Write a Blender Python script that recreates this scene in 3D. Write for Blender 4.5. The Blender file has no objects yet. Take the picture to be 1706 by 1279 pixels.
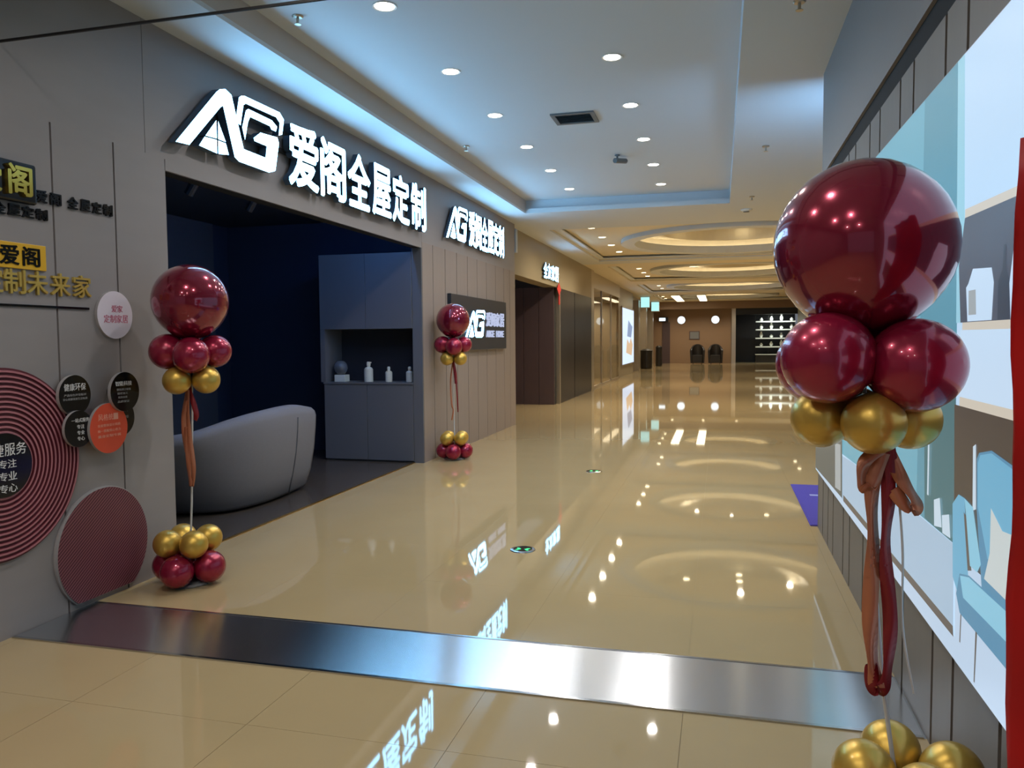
import bpy, bmesh, math, random
from mathutils import Matrix, Vector
random.seed(4)
scene = bpy.context.scene
COL = scene.collection
PI = math.pi

# ------------------------------------------------------------------ camera
cam_d = bpy.data.cameras.new('camera')
cam_d.sensor_width = 36.0
cam_d.lens = 1310.0 / 1706.0 * 36.0
cam_d.clip_start = 0.05
cam_d.clip_end = 200
cam = bpy.data.objects.new('camera', cam_d)
COL.objects.link(cam)
_r = ((0.966737, 0.006656, -0.255686), (0.255648, -0.056360, 0.965126), (-0.007987, -0.998388, -0.056187))
cam.matrix_world = Matrix(((_r[0][0], -_r[0][1], -_r[0][2], 0.0),
                           (_r[1][0], -_r[1][1], -_r[1][2], 0.0),
                           (_r[2][0], -_r[2][1], -_r[2][2], 1.45),
                           (0, 0, 0, 1)))
scene.camera = cam

# ------------------------------------------------------------------ world, exposure
world = bpy.data.worlds.new('world')
scene.world = world
world.use_nodes = True
bg = world.node_tree.nodes['Background']
bg.inputs[0].default_value = (0.80, 0.86, 1.0, 1)
bg.inputs[1].default_value = 0.18
vs = scene.view_settings
vs.view_transform = 'Standard'
vs.look = 'None'
vs.exposure = 0.0
vs.gamma = 1.0
vs.use_curve_mapping = False

scene.cycles.max_bounces = 6
scene.cycles.diffuse_bounces = 3
scene.cycles.glossy_bounces = 3
scene.cycles.transmission_bounces = 4
scene.cycles.caustics_reflective = False
scene.cycles.caustics_refractive = False
scene.cycles.sample_clamp_indirect = 8.0
scene.cycles.use_adaptive_sampling = True
scene.cycles.adaptive_threshold = 0.05
scene.cycles.light_sampling_threshold = 0.02

P_NEAR = 5.3      # watts of a near downlight
P_FAR = 15.0       # watts of a far downlight
COOL = (1.0, 0.95, 0.89)
WARM = (1.0, 0.88, 0.68)

# ------------------------------------------------------------------ materials
def lin(c):
    c = c / 255.0
    return c / 12.92 if c <= 0.04045 else ((c + 0.055) / 1.055) ** 2.4
def rgb(r, g, b):
    return (lin(r), lin(g), lin(b), 1.0)
MATS = {}
def mat(name, col, rough=0.5, metal=0.0, coat=0.0, noise=0.0, nscale=(8, 8, 8), bump=0.0, bscale=80, spec=0.5, trans=0.0, rnoise=0.0):
    m = bpy.data.materials.new(name)
    m.use_nodes = True
    nt = m.node_tree
    b = nt.nodes['Principled BSDF']
    b.inputs['Base Color'].default_value = col
    b.inputs['Roughness'].default_value = rough
    b.inputs['Metallic'].default_value = metal
    b.inputs['Coat Weight'].default_value = coat
    b.inputs['Coat Roughness'].default_value = 0.03
    b.inputs['Specular IOR Level'].default_value = spec
    b.inputs['Transmission Weight'].default_value = trans
    if noise > 0 or bump > 0 or rnoise > 0:
        tc = nt.nodes.new('ShaderNodeTexCoord')
        geo = nt.nodes.new('ShaderNodeNewGeometry')
        mp = nt.nodes.new('ShaderNodeMapping')
        mp.inputs['Scale'].default_value = nscale
        nt.links.new(geo.outputs['Position'], mp.inputs['Vector'])
        n = nt.nodes.new('ShaderNodeTexNoise')
        n.inputs['Scale'].default_value = 1.0
        n.inputs['Detail'].default_value = 5
        nt.links.new(mp.outputs[0], n.inputs['Vector'])
        if noise > 0:
            mx = nt.nodes.new('ShaderNodeMix')
            mx.data_type = 'RGBA'
            mx.inputs[6].default_value = tuple(c * (1 - noise) for c in col[:3]) + (1,)
            mx.inputs[7].default_value = tuple(min(1, c * (1 + noise)) for c in col[:3]) + (1,)
            nt.links.new(n.outputs['Fac'], mx.inputs[0])
            nt.links.new(mx.outputs[2], b.inputs['Base Color'])
        if bump > 0:
            n2 = nt.nodes.new('ShaderNodeTexNoise')
            n2.inputs['Scale'].default_value = bscale
            nt.links.new(geo.outputs['Position'], n2.inputs['Vector'])
            bp = nt.nodes.new('ShaderNodeBump')
            bp.inputs['Strength'].default_value = bump
            bp.inputs['Distance'].default_value = 0.01
            nt.links.new(n2.outputs['Fac'], bp.inputs['Height'])
            nt.links.new(bp.outputs[0], b.inputs['Normal'])
    MATS[name] = m
    return m
def emit(name, col, strength):
    m = bpy.data.materials.new(name)
    m.use_nodes = True
    b = m.node_tree.nodes['Principled BSDF']
    b.inputs['Base Color'].default_value = (0.02, 0.02, 0.02, 1)
    b.inputs['Roughness'].default_value = 0.3
    b.inputs['Emission Color'].default_value = col
    b.inputs['Emission Strength'].default_value = strength
    MATS[name] = m
    return m

M_floor = mat('polished_beige_tile', rgb(184, 162, 122), rough=0.03, noise=0.06, nscale=(2.2, 2.2, 2.2), spec=0.62)
M_joint = mat('tile_joint', rgb(166, 146, 114), rough=0.6)
M_farfloor = M_floor
M_wall = mat('taupe_panel', rgb(146, 141, 142), rough=0.42, noise=0.05, nscale=(3, 3, 14))
M_slat = mat('taupe_wood_slat', rgb(150, 138, 132), rough=0.45, noise=0.07, nscale=(30, 30, 2))
M_gap = mat('dark_gap', rgb(20, 19, 20), rough=0.8)
M_ceil = mat('white_ceiling_paint', rgb(212, 217, 222), rough=0.7)
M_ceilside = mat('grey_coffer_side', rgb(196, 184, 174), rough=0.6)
M_cream = mat('cream_ceiling_paint', rgb(226, 216, 192), rough=0.6)
M_bulk = mat('grey_bulkhead_paint', rgb(146, 142, 140), rough=0.55)
M_rpanel = mat('grey_brown_panel', rgb(124, 117, 110), rough=0.45, noise=0.06, nscale=(24, 24, 2))
M_black = mat('satin_black', rgb(22, 22, 24), rough=0.35)
M_blackgl = mat('black_acrylic', rgb(14, 15, 20), rough=0.12)
M_goldtrim = mat('brass_trim', rgb(186, 150, 82), rough=0.3, metal=0.9)
M_darkfloor = mat('dark_shop_tile', rgb(72, 66, 62), rough=0.25, noise=0.08, nscale=(5, 5, 5))
M_navy = mat('dark_navy_board', rgb(46, 54, 74), rough=0.6)
M_shopwall = mat('dark_grey_board', rgb(78, 80, 88), rough=0.6)
M_cab = mat('slate_cabinet', rgb(104, 106, 114), rough=0.5)
M_niche = mat('niche_dark', rgb(44, 48, 60), rough=0.6)
M_sofa = mat('grey_upholstery', rgb(116, 116, 124), rough=0.85, noise=0.06, nscale=(60, 60, 60), bump=0.15, bscale=260)
M_burg = mat('burgundy_chrome_balloon', rgb(140, 28, 56), rough=0.16, metal=0.55, coat=1.0)
M_burgs = mat('burgundy_pearl_balloon', rgb(156, 26, 62), rough=0.26, metal=0.45, coat=0.6)
M_gold = mat('gold_chrome_balloon', rgb(212, 174, 80), rough=0.36, metal=0.65, coat=0.3)
M_ribc = mat('copper_satin_ribbon', rgb(190, 120, 88), rough=0.32, metal=0.3)
M_ribr = mat('burgundy_satin_ribbon', rgb(136, 34, 40), rough=0.35, metal=0.2)
M_pole = mat('white_plastic_pole', rgb(206, 206, 204), rough=0.35)
M_clear = mat('clear_plastic', rgb(220, 224, 226), rough=0.1, trans=0.7)
M_rail = mat('dark_rail', rgb(44, 44, 46), rough=0.4, metal=0.5)
M_ringd = mat('wine_ring_dark', rgb(96, 32, 46), rough=0.5)
M_ringl = mat('rose_ring_light', rgb(176, 112, 122), rough=0.5)
M_rim = mat('grey_rim', rgb(170, 166, 168), rough=0.45)
M_orange = mat('orange_acrylic', rgb(226, 84, 58), rough=0.3)
M_whitep = mat('white_print', rgb(226, 226, 228), rough=0.5)
M_pinkp = mat('pink_print', rgb(196, 96, 124), rough=0.5)
M_palep = mat('pale_board', rgb(222, 214, 228), rough=0.45)
M_salmon = mat('salmon_print', rgb(240, 170, 150), rough=0.5)
M_yellow = mat('yellow_plate', rgb(226, 176, 40), rough=0.35)
M_goldlet = mat('gold_letter', rgb(214, 184, 96), rough=0.3, metal=0.5)
M_steeltrim = mat('polished_steel_edge', rgb(190, 192, 196), rough=0.15, metal=1.0)
M_darkwood = mat('dark_walnut_board', rgb(74, 58, 60), rough=0.45, noise=0.12, nscale=(30, 30, 2))
M_marble = mat('dark_marble', rgb(36, 33, 36), rough=0.3, spec=0.2, noise=0.5, nscale=(2.5, 2.5, 2.5))
M_silver = mat('brushed_champagne_metal', rgb(186, 176, 160), rough=0.3, metal=0.8)
M_brownwall = mat('warm_brown_wall', rgb(134, 108, 84), rough=0.45)
M_taupewall = mat('warm_taupe_wall', rgb(150, 138, 114), rough=0.4)
M_red = mat('red_fabric', rgb(206, 34, 32), rough=0.55)
M_redpaper = mat('red_paper', rgb(200, 52, 48), rough=0.6)
M_purple = mat('violet_mat', rgb(84, 70, 170), rough=0.8, bump=0.3, bscale=300)
M_mattext = mat('mat_print', rgb(170, 170, 214), rough=0.8)
M_vent = mat('vent_grey', rgb(110, 112, 114), rough=0.5)
M_dark = mat('charcoal_leather', rgb(26, 22, 20), rough=0.4)
M_shelf = mat('white_shelf', rgb(226, 228, 220), rough=0.35)
M_ceramic = mat('white_ceramic', rgb(226, 226, 218), rough=0.25)
M_soft = mat('pale_plastic', rgb(186, 200, 220), rough=0.3)
M_letside = mat('letter_return', rgb(60, 84, 110), rough=0.4)
M_globe = mat('smoky_glass', rgb(92, 100, 114), rough=0.08, coat=1.0)
M_plaque = mat('slate_acrylic', rgb(42, 50, 62), rough=0.3)
M_trimwhite = mat('white_trim', rgb(230, 230, 228), rough=0.4)

E_sign = emit('lit_letter_face', (0.25, 0.62, 1.0, 1), 13.0)
E_sign2 = emit('lit_letter_face_dim', (0.62, 0.70, 1.0, 1), 0.75)
E_lens = emit('lamp_lens_cool', (1.0, 0.93, 0.80, 1), 14)
E_lensw = emit('lamp_lens_warm', (1.0, 0.82, 0.50, 1), 12)
E_cove = emit('cove_led_warm', (1.0, 0.84, 0.58, 1), 5.0)
E_green = emit('green_led', (0.02, 0.9, 0.25, 1), 1.6)
E_teal = emit('teal_sign_face', (0.45, 0.88, 0.86, 1), 1.1)
E_disc = emit('round_sign_face', (0.78, 0.92, 1.0, 1), 1.6)
E_poster = emit('poster_face', (0.66, 0.80, 1.0, 1), 1.15)
E_posto = emit('poster_orange', (0.80, 0.55, 0.34, 1), 0.9)
E_postd = emit('poster_blue', (0.30, 0.42, 0.66, 1), 0.8)
E_tube = emit('linear_lamp_face', (1.0, 0.84, 0.56, 1), 5.0)
E_blue = emit('blue_box_face', (0.30, 0.62, 1.0, 1), 20.0)
E_shopblue = emit('added_blue_glow', (0.12, 0.38, 1.0, 1), 34)

# thin clear pane for glazing
def glass(name, tint, refl):
    m = bpy.data.materials.new(name)
    m.use_nodes = True
    nt = m.node_tree
    nt.nodes.remove(nt.nodes['Principled BSDF'])
    out = nt.nodes['Material Output']
    t = nt.nodes.new('ShaderNodeBsdfTransparent'); t.inputs[0].default_value = tint
    g = nt.nodes.new('ShaderNodeBsdfGlossy'); g.inputs['Roughness'].default_value = 0.02
    lw = nt.nodes.new('ShaderNodeLayerWeight'); lw.inputs[0].default_value = 0.5
    pw = nt.nodes.new('ShaderNodeMath'); pw.operation = 'POWER'; pw.inputs[1].default_value = 5.0
    nt.links.new(lw.outputs['Facing'], pw.inputs[0])
    f = nt.nodes.new('ShaderNodeMath'); f.operation = 'MULTIPLY_ADD'; f.inputs[1].default_value = refl; f.inputs[2].default_value = 0.03
    nt.links.new(pw.outputs[0], f.inputs[0])
    mx = nt.nodes.new('ShaderNodeMixShader')
    nt.links.new(f.outputs[0], mx.inputs[0]); nt.links.new(t.outputs[0], mx.inputs[1]); nt.links.new(g.outputs[0], mx.inputs[2])
    nt.links.new(mx.outputs[0], out.inputs[0])
    return m
G_smoke = glass('clear_barrier_glass', (0.95, 0.96, 0.96, 1), 0.6)
G_shop = glass('shopfront_glass', (0.94, 0.92, 0.88, 1), 0.35)

# brushed steel with its grain across the corridor
M_steel = bpy.data.materials.new('brushed_steel')
M_steel.use_nodes = True
_nt = M_steel.node_tree
_b = _nt.nodes['Principled BSDF']
_b.inputs['Base Color'].default_value = rgb(222, 226, 232)
_b.inputs['Metallic'].default_value = 1.0
_b.inputs['Roughness'].default_value = 0.24
_b.inputs['Anisotropic'].default_value = 0.9
_tg = _nt.nodes.new('ShaderNodeTangent'); _tg.direction_type = 'UV_MAP'; _tg.uv_map = 'UVMap'
_nt.links.new(_tg.outputs[0], _b.inputs['Tangent'])

# fine diagonal ribs of the hatched disc
M_hatch = bpy.data.materials.new('wine_hatching')
M_hatch.use_nodes = True
_nt = M_hatch.node_tree
_b = _nt.nodes['Principled BSDF']
_g = _nt.nodes.new('ShaderNodeNewGeometry')
_w = _nt.nodes.new('ShaderNodeTexWave'); _w.wave_type = 'BANDS'; _w.bands_direction = 'X'
_w.inputs['Scale'].default_value = 12.0
_mp = _nt.nodes.new('ShaderNodeMapping'); _mp.vector_type = 'POINT'
_mp.inputs['Rotation'].default_value = (0, 0, 0)
_sx = _nt.nodes.new('ShaderNodeSeparateXYZ'); _cx = _nt.nodes.new('ShaderNodeCombineXYZ')
_ma = _nt.nodes.new('ShaderNodeMath'); _ma.operation = 'MULTIPLY_ADD'; _ma.inputs[1].default_value = -1.35
_nt.links.new(_g.outputs['Position'], _sx.inputs[0])
_nt.links.new(_sx.outputs['Z'], _ma.inputs[0]); _nt.links.new(_sx.outputs['Y'], _ma.inputs[2])
_nt.links.new(_ma.outputs[0], _cx.inputs['X']); _nt.links.new(_cx.outputs[0], _w.inputs['Vector'])
_rp = _nt.nodes.new('ShaderNodeValToRGB')
_rp.color_ramp.elements[0].color = rgb(78, 26, 40); _rp.color_ramp.elements[0].position = 0.35
_rp.color_ramp.elements[1].color = rgb(138, 84, 94); _rp.color_ramp.elements[1].position = 0.65
_nt.links.new(_w.outputs['Fac'], _rp.inputs[0]); _nt.links.new(_rp.outputs[0], _b.inputs['Base Color'])
_b.inputs['Roughness'].default_value = 0.5

# ------------------------------------------------------------------ geometry helpers
def nbm():
    return bmesh.new()
def box(bm, x0, x1, y0, y1, z0, z1):
    v = [bm.verts.new((x, y, z)) for z in (z0, z1) for y in (y0, y1) for x in (x0, x1)]
    for f in ((0, 2, 3, 1), (4, 5, 7, 6), (0, 1, 5, 4), (2, 6, 7, 3), (0, 4, 6, 2), (1, 3, 7, 5)):
        bm.faces.new([v[i] for i in f])
    return v
def finish(bm, name, m, parent=None, smooth=False, bevel=0.0, mats=None):
    if bevel > 0:
        bmesh.ops.bevel(bm, geom=bm.edges[:], offset=bevel, segments=2, affect='EDGES', profile=0.5)
    bmesh.ops.recalc_face_normals(bm, faces=bm.faces[:])
    me = bpy.data.meshes.new(name)
    bm.to_mesh(me); bm.free()
    if smooth:
        for p in me.polygons:
            p.use_smooth = True
    for mm in (mats or [m]):
        me.materials.append(mm)
    o = bpy.data.objects.new(name, me)
    COL.objects.link(o)
    if parent is not None:
        o.parent = parent
        o.matrix_parent_inverse = parent.matrix_world.inverted() if False else Matrix.Translation(-Vector(parent.location)) if parent.type == 'EMPTY' else Matrix.Identity(4)
    return o
def bx(name, m, parent, x0, x1, y0, y1, z0, z1, bevel=0.0):
    bm = nbm(); box(bm, x0, x1, y0, y1, z0, z1)
    return finish(bm, name, m, parent, bevel=bevel)
def thing(name, label, cat, loc=(0, 0, 0), group=None):
    o = bpy.data.objects.new(name, None)
    o.empty_display_size = 0.1
    o.location = loc
    COL.objects.link(o)
    return tag(o, label, cat, group)
def tag(o, label, cat, group=None):
    o['label'] = label; o['category'] = cat
    if group:
        o['group'] = group
    return o
def struct(o, label=None):
    o['kind'] = 'structure'
    if label:
        o['label'] = label
    return o
def lathe(bm, prof, seg=24, c=(0, 0, 0), axis='Z', cap=True):
    rings = []
    for r, h in prof:
        ring = []
        for i in range(seg):
            a = 2 * PI * i / seg
            p = (r * math.cos(a), r * math.sin(a), h)
            if axis == 'X':
                p = (h, r * math.cos(a), r * math.sin(a))
            elif axis == 'Y':
                p = (r * math.cos(a), h, r * math.sin(a))
            ring.append(bm.verts.new((p[0] + c[0], p[1] + c[1], p[2] + c[2])))
        rings.append(ring)
    for a, b in zip(rings, rings[1:]):
        for i in range(seg):
            j = (i + 1) % seg
            bm.faces.new((a[i], a[j], b[j], b[i]))
    if cap:
        if prof[0][0] > 1e-5:
            bm.faces.new(rings[0])
        if prof[-1][0] > 1e-5:
            bm.faces.new(rings[-1])
    return rings
def tube(bm, pts, r, seg=10):
    pts = [Vector(p) for p in pts]
    rings = []
    for i, p in enumerate(pts):
        d = (pts[min(i + 1, len(pts) - 1)] - pts[max(i - 1, 0)]).normalized()
        u = d.orthogonal().normalized() if i == 0 else (u - d * u.dot(d)).normalized()
        w = d.cross(u)
        rr = r[i] if isinstance(r, (list, tuple)) else r
        rings.append([bm.verts.new(p + (u * math.cos(2 * PI * k / seg) + w * math.sin(2 * PI * k / seg)) * rr) for k in range(seg)])
    for a, b in zip(rings, rings[1:]):
        for k in range(seg):
            j = (k + 1) % seg
            bm.faces.new((a[k], a[j], b[j], b[k]))
    bm.faces.new(rings[0]); bm.faces.new(rings[-1])
def catmull(pts, n=8):
    pts = [Vector(p) for p in pts]
    out = []
    for i in range(len(pts) - 1):
        p0 = pts[max(i - 1, 0)]; p1 = pts[i]; p2 = pts[i + 1]; p3 = pts[min(i + 2, len(pts) - 1)]
        for k in range(n):
            t = k / n
            out.append(0.5 * ((2 * p1) + (p2 - p0) * t + (2 * p0 - 5 * p1 + 4 * p2 - p3) * t * t + (3 * p1 - p0 - 3 * p2 + p3) * t ** 3))
    out.append(pts[-1])
    return out
def ribbon(bm, pts, w, side, th=0.0012):
    side = Vector(side)
    pr = None
    n = len(pts)
    for i, p in enumerate(pts):
        d = (pts[min(i + 1, n - 1)] - pts[max(i - 1, 0)]).normalized()
        s = (side - d * side.dot(d)).normalized()
        s = (Matrix.Rotation(0.5 * math.sin(i * 0.35), 3, d) @ s)
        nrm = d.cross(s).normalized()
        q = [bm.verts.new(p + s * (w / 2) * a + nrm * th * b) for a, b in ((-1, -1), (1, -1), (1, 1), (-1, 1))]
        if pr:
            for k in range(4):
                j = (k + 1) % 4
                bm.faces.new((pr[k], pr[j], q[j], q[k]))
        pr = q
def prism_x(bm, poly, x0, x1, mi=0):
    """polygon in (y, z) extruded along x"""
    a = [bm.verts.new((x0, y, z)) for y, z in poly]
    b = [bm.verts.new((x1, y, z)) for y, z in poly]
    fs = [bm.faces.new(a), bm.faces.new(b)]
    n = len(poly)
    for i in range(n):
        j = (i + 1) % n
        fs.append(bm.faces.new((a[i], a[j], b[j], b[i])))
    for f in fs:
        f.material_index = mi
    return fs
_tcache = {}
def text_mesh(body, offset, depth):
    k = (body, offset, depth)
    if k in _tcache:
        return _tcache[k]
    cu = bpy.data.curves.new('lettering', 'FONT')
    cu.body = body; cu.size = 1.0; cu.extrude = 0.5
    cu.resolution_u = 3
    o = bpy.data.objects.new('lettering', cu)
    COL.objects.link(o)
    bpy.context.view_layer.update()
    dg = bpy.context.evaluated_depsgraph_get()
    me = bpy.data.meshes.new_from_object(o.evaluated_get(dg))
    bpy.data.objects.remove(o); bpy.data.curves.remove(cu)
    if offset > 0:      # bold: the glyph laid over itself, shifted around
        d = offset
        bm = bmesh.new()
        for k_, (dx, dy) in enumerate(((d, 0), (-d, 0), (0, d), (0, -d), (0.7 * d, 0.7 * d), (-0.7 * d, 0.7 * d), (0.7 * d, -0.7 * d), (-0.7 * d, -0.7 * d))):
            n0 = len(bm.verts)
            bm.from_mesh(me)
            bm.verts.ensure_lookup_table()
            for v in bm.verts[n0:]:
                v.co.x += dx; v.co.y += dy; v.co.z *= 1 - 0.02 * k_
        bm.to_mesh(me); bm.free()
    _tcache[k] = me
    return me
def lettering(name, body, m, parent, a0, a1, z0, z1, w0, w1, facing='+X', offset=0.0):
    """body fitted into the rectangle a0..a1 (along the reading direction) by z0..z1, from w0 to w1 in depth"""
    if len(body) > 1 and (a1 - a0) / len(body) >= 0.03:
        n = len(body); w = (a1 - a0) / n
        for i, ch in enumerate(body):
            if ch != ' ':
                lettering('character', ch, m, parent, a0 + i * w + 0.04 * w, a0 + (i + 1) * w - 0.04 * w, z0, z1, w0, w1, facing, offset)
        return None
    if abs(w1 - w0) < 0.003:
        offset = 0.0
    src = text_mesh(body, offset, 1)
    me = src.copy(); me.name = name
    xs = [v.co.x for v in me.vertices]; ys = [v.co.y for v in me.vertices]
    x0, x1, y0, y1 = min(xs), max(xs), min(ys), max(ys)
    for v in me.vertices:
        u = a0 + (a1 - a0) * (v.co.x - x0) / (x1 - x0)
        z = z0 + (z1 - z0) * (v.co.y - y0) / (y1 - y0)
        w = w0 + (w1 - w0) * (v.co.z + 0.5)
        v.co = (w, u, z) if facing == '+X' else (u, w, z)
    me.materials.clear(); me.materials.append(m)
    o = bpy.data.objects.new(name, me)
    COL.objects.link(o)
    if parent is not None:
        o.parent = parent
        if parent.type == 'EMPTY':
            o.matrix_parent_inverse = Matrix.Translation(-Vector(parent.location))
    return o
def copy_tree(root, loc):
    r = root.copy(); COL.objects.link(r); r.location = loc
    for ch in list(root.children):
        c = ch.copy(); COL.objects.link(c); c.parent = r
        for g in ch.children:
            d = g.copy(); COL.objects.link(d); d.parent = c
    return r
def ordinal(i):
    return ['first', 'second', 'third', 'fourth', 'fifth', 'sixth', 'seventh', 'eighth', 'ninth', 'tenth', 'eleventh', 'twelfth'][i]

LX = -3.38      # left wall face
RX = 0.73       # right wall face
ZC = 3.40       # main ceiling
ZK = 3.60       # ceiling inside the coffer

# ================================================================== STRUCTURE
# ---- floor with its tiles
fb = nbm()
box(fb, -4.6, 4.2, 13.2, 50.5, -0.15, 0.0)
box(fb, -3.5, 4.2, -5.0, 13.2, -0.15, -0.004)
floor = struct(finish(fb, 'floor', M_floor))
floor.data.materials.append(M_joint)
for p in floor.data.polygons:
    if p.center.y < 13.2:
        p.material_index = 1
def tile(x0, x1, y0, y1, g=0.0003):
    o = bx('tile', M_floor, floor, x0 + g, x1 - g, y0 + g, y1 - g, -0.02, 0.0)
    return o
xl = [-3.5, -3.33, -2.53, -1.73, -0.93, -0.13, 0.67, 0.75]
xr = xl[:-1] + [1.47, 2.27, 3.07, 3.87, 4.2]
yn = [3.05, 2.55, 1.75, 0.95, 0.15, -0.65, -1.45, -5.0]
for a, b in zip(yn, yn[1:]):
    for c, d in zip(xl, xl[1:]):
        if d - c > 0.1 or a > 2:
            tile(c, d, b, a, 0.0009)
yy = 3.59
while yy < 13.1:
    y2 = min(yy + 0.8, 13.2)
    if 13.2 - y2 < 0.25: y2 = 13.2
    xs = xl if yy < 6.0 else xr
    for c, d in zip(xs, xs[1:]):
        tile(c, d, yy, y2)
    yy = y2

# steel threshold plate across the corridor
plate = thing('threshold_plate', 'wide brushed steel floor plate running across the corridor', 'floor plate', (-1.3, 3.32, 0))
bm = nbm()
vv = [bm.verts.new(p) for p in ((-3.37, 3.06, 0.004), (0.72, 3.06, 0.004), (0.72, 3.58, 0.004), (-3.37, 3.58, 0.004), (-3.37, 3.06, 0.0), (0.72, 3.06, 0.0), (0.72, 3.58, 0.0), (-3.37, 3.58, 0.0))]
for f in ((0, 1, 2, 3), (4, 7, 6, 5), (0, 4, 5, 1), (1, 5, 6, 2), (2, 6, 7, 3), (3, 7, 4, 0)):
    bm.faces.new([vv[i] for i in f])
uvl = bm.loops.layers.uv.new('UVMap')
for f in bm.faces:
    for l in f.loops:
        l[uvl].uv = (l.vert.co.y, l.vert.co.x)
finish(bm, 'steel_sheet', M_steel, plate)
bx('edge_strip', M_steeltrim, plate, -3.37, 0.72, 3.045, 3.062, 0.0, 0.006)
bx('edge_strip', M_steeltrim, plate, -3.37, 0.72, 3.578, 3.592, 0.0, 0.006)
struct(bx('trim_1', M_steeltrim, None, -3.5, 0.75, 3.05, 3.59, -0.03, -0.0005))

# ---- left wall (backing, panels, fascia, shopfront)
bm = nbm()
box(bm, LX - 0.12, LX - 0.02, -5.0, 4.29, 0.0, ZC)
box(bm, LX - 0.12, LX - 0.02, 4.29, 8.69, 2.53, ZC)
box(bm, LX - 0.12, LX - 0.02, 8.69, 13.0, 0.0, ZC)
wall_left = struct(finish(bm, 'wall_left', M_gap))
def panel(name, m, y0, y1, z0, z1, g=0.004, parent=None, x0=LX - 0.02, x1=LX):
    return bx(name, m, parent or wall_left, x0, x1, y0 + g, y1 - g, z0 + 0.0, z1 - 0.0)
for a, b in ((-5.0, -2.0), (-2.0, -0.5), (-0.5, 0.9), (0.9, 1.8), (1.8, 2.62), (2.62, 3.41), (3.41, 3.85), (3.85, 4.29)):
    panel('panel', M_wall, a, b, 0.0, 2.60, 0.006)
for a, b in ((-5.0, -2.0), (-2.0, 0.9), (0.9, 2.62), (2.62, 4.114)):
    panel('panel', M_wall, a, b, 2.60, ZC, 0.002)
panel('panel', M_wall, 4.114, 8.69, 2.60, ZC, 0.002)
panel('panel', M_wall, 4.29, 8.69, 2.53, 2.60, 0.0)
panel('panel', M_wall, 8.69, 13.0, 2.60, ZC, 0.002)
gr = [8.69, 9.05, 9.49, 9.94, 10.40, 10.85, 11.31, 11.80, 12.29, 12.66, 13.0]
for a, b in zip(gr, gr[1:]):
    panel('plank', M_slat, a, b, 0.0, 2.60, 0.008)
# reveal of the opening
bx('reveal', M_cab, wall_left, -3.50, LX - 0.001, 8.665, 8.6895, 0.0, 2.529)
bx('reveal', M_wall, wall_left, -3.50, LX - 0.001, 4.26, 4.288, 0.0, 2.53)
bx('end_cap', M_slat, wall_left, -3.60, LX - 0.001, 12.99, 13.01, 0.0, ZC)

# ---- shop interior behind the opening
shopfloor = struct(bx('floor.001', M_darkfloor, None, -7.6, -3.5, 3.6, 12.9, -0.15, 0.0))
struct(bx('trim_2', M_goldtrim, None, -3.515, -3.485, 4.29, 8.69, 0.0, 0.006))
wl2 = struct(bx('wall_shop_back', M_navy, None, -6.6, -6.5, 3.6, 12.0, 0.0, 3.2))
bx('board', M_shopwall, wl2, -6.5, -6.47, 3.6, 9.1, 0.0, 3.0)
struct(bx('wall_shop_near', M_shopwall, None, -6.5, -3.5, 3.6, 3.7, 0.0, 3.2))
struct(bx('wall_shop_far', M_navy, None, -6.5, -3.5, 9.46, 9.56, 0.0, 3.2))
struct(bx('ceiling.001', M_navy, None, -6.6, -3.5, 3.6, 9.6, 3.0, 3.1))

# ---- right block: backing, planks, black shadow gap, bulkhead
bm = nbm()
box(bm, RX + 0.02, 1.6, -5.0, 6.33, 0.0, 2.535)
wall_right = struct(finish(bm, 'wall_right', M_gap))
rg = [-5.0, -3.2, -2.1, -1.2, -0.52, -0.27, 0.17, 0.42, 0.93, 1.18, 1.62, 1.87, 2.31, 2.75, 3.0, 3.46, 3.70, 4.14, 4.40, 4.84, 5.08, 5.52, 5.77, 6.05, 6.33]
for a, b in zip(rg, rg[1:]):
    bx('plank', M_rpanel, wall_right, RX, RX + 0.02, a + 0.013, b - 0.013, 0.0, 2.535)
bx('end_panel', M_rpanel, wall_right, RX, 1.6, 6.33, 6.35, 0.0, 2.6)
bx('shadow_gap', M_gap, wall_right, RX + 0.004, 1.6, -5.0, 6.34, 2.535, 2.64)
bm = nbm(); box(bm, RX, 1.6, -5.0, 6.36, 2.635, ZC)
bulk = struct(finish(bm, 'wall_bulkhead', M_bulk))
bx('lip', M_bulk, bulk, RX - 0.012, RX, -5.0, 6.36, 2.635, 2.66)

# ---- far right walls and far end
struct(bx('wall_far_right', M_taupewall, None, 4.2, 4.3, 6.0, 47.0, 0.0, 3.9))
struct(bx('wall_return', M_taupewall, None, 1.6, 4.2, 6.0, 6.1, 0.0, 3.4))
# ---- near ceiling with the coffer
def frame_boxes(bm, X0, X1, Y0, Y1, x0, x1, y0, y1, z0, z1):
    box(bm, X0, X1, Y0, y0, z0, z1); box(bm, X0, X1, y1, Y1, z0, z1)
    box(bm, X0, x0, y0, y1, z0, z1); box(bm, x1, X1, y0, y1, z0, z1)
bm = nbm()
frame_boxes(bm, -3.6, RX, 3.16, 13.4, -2.93, 0.12, 3.5, 12.0, ZC, ZC + 0.03)
frame_boxes(bm, -3.6, RX, -5.0, 3.08, -2.93, 0.12, -4.5, 2.4, ZC, ZC + 0.03)
box(bm, RX, 4.3, 6.36, 13.4, ZC, ZC + 0.03)
ceiling = struct(finish(bm, 'ceiling', M_ceil))
bx('coffer_top', M_ceil, ceiling, -3.1, 0.3, 3.4, 12.2, ZK, ZK + 0.03)
bx('coffer_top', M_ceil, ceiling, -3.1, 0.3, -4.6, 2.5, ZK, ZK + 0.03)
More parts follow.
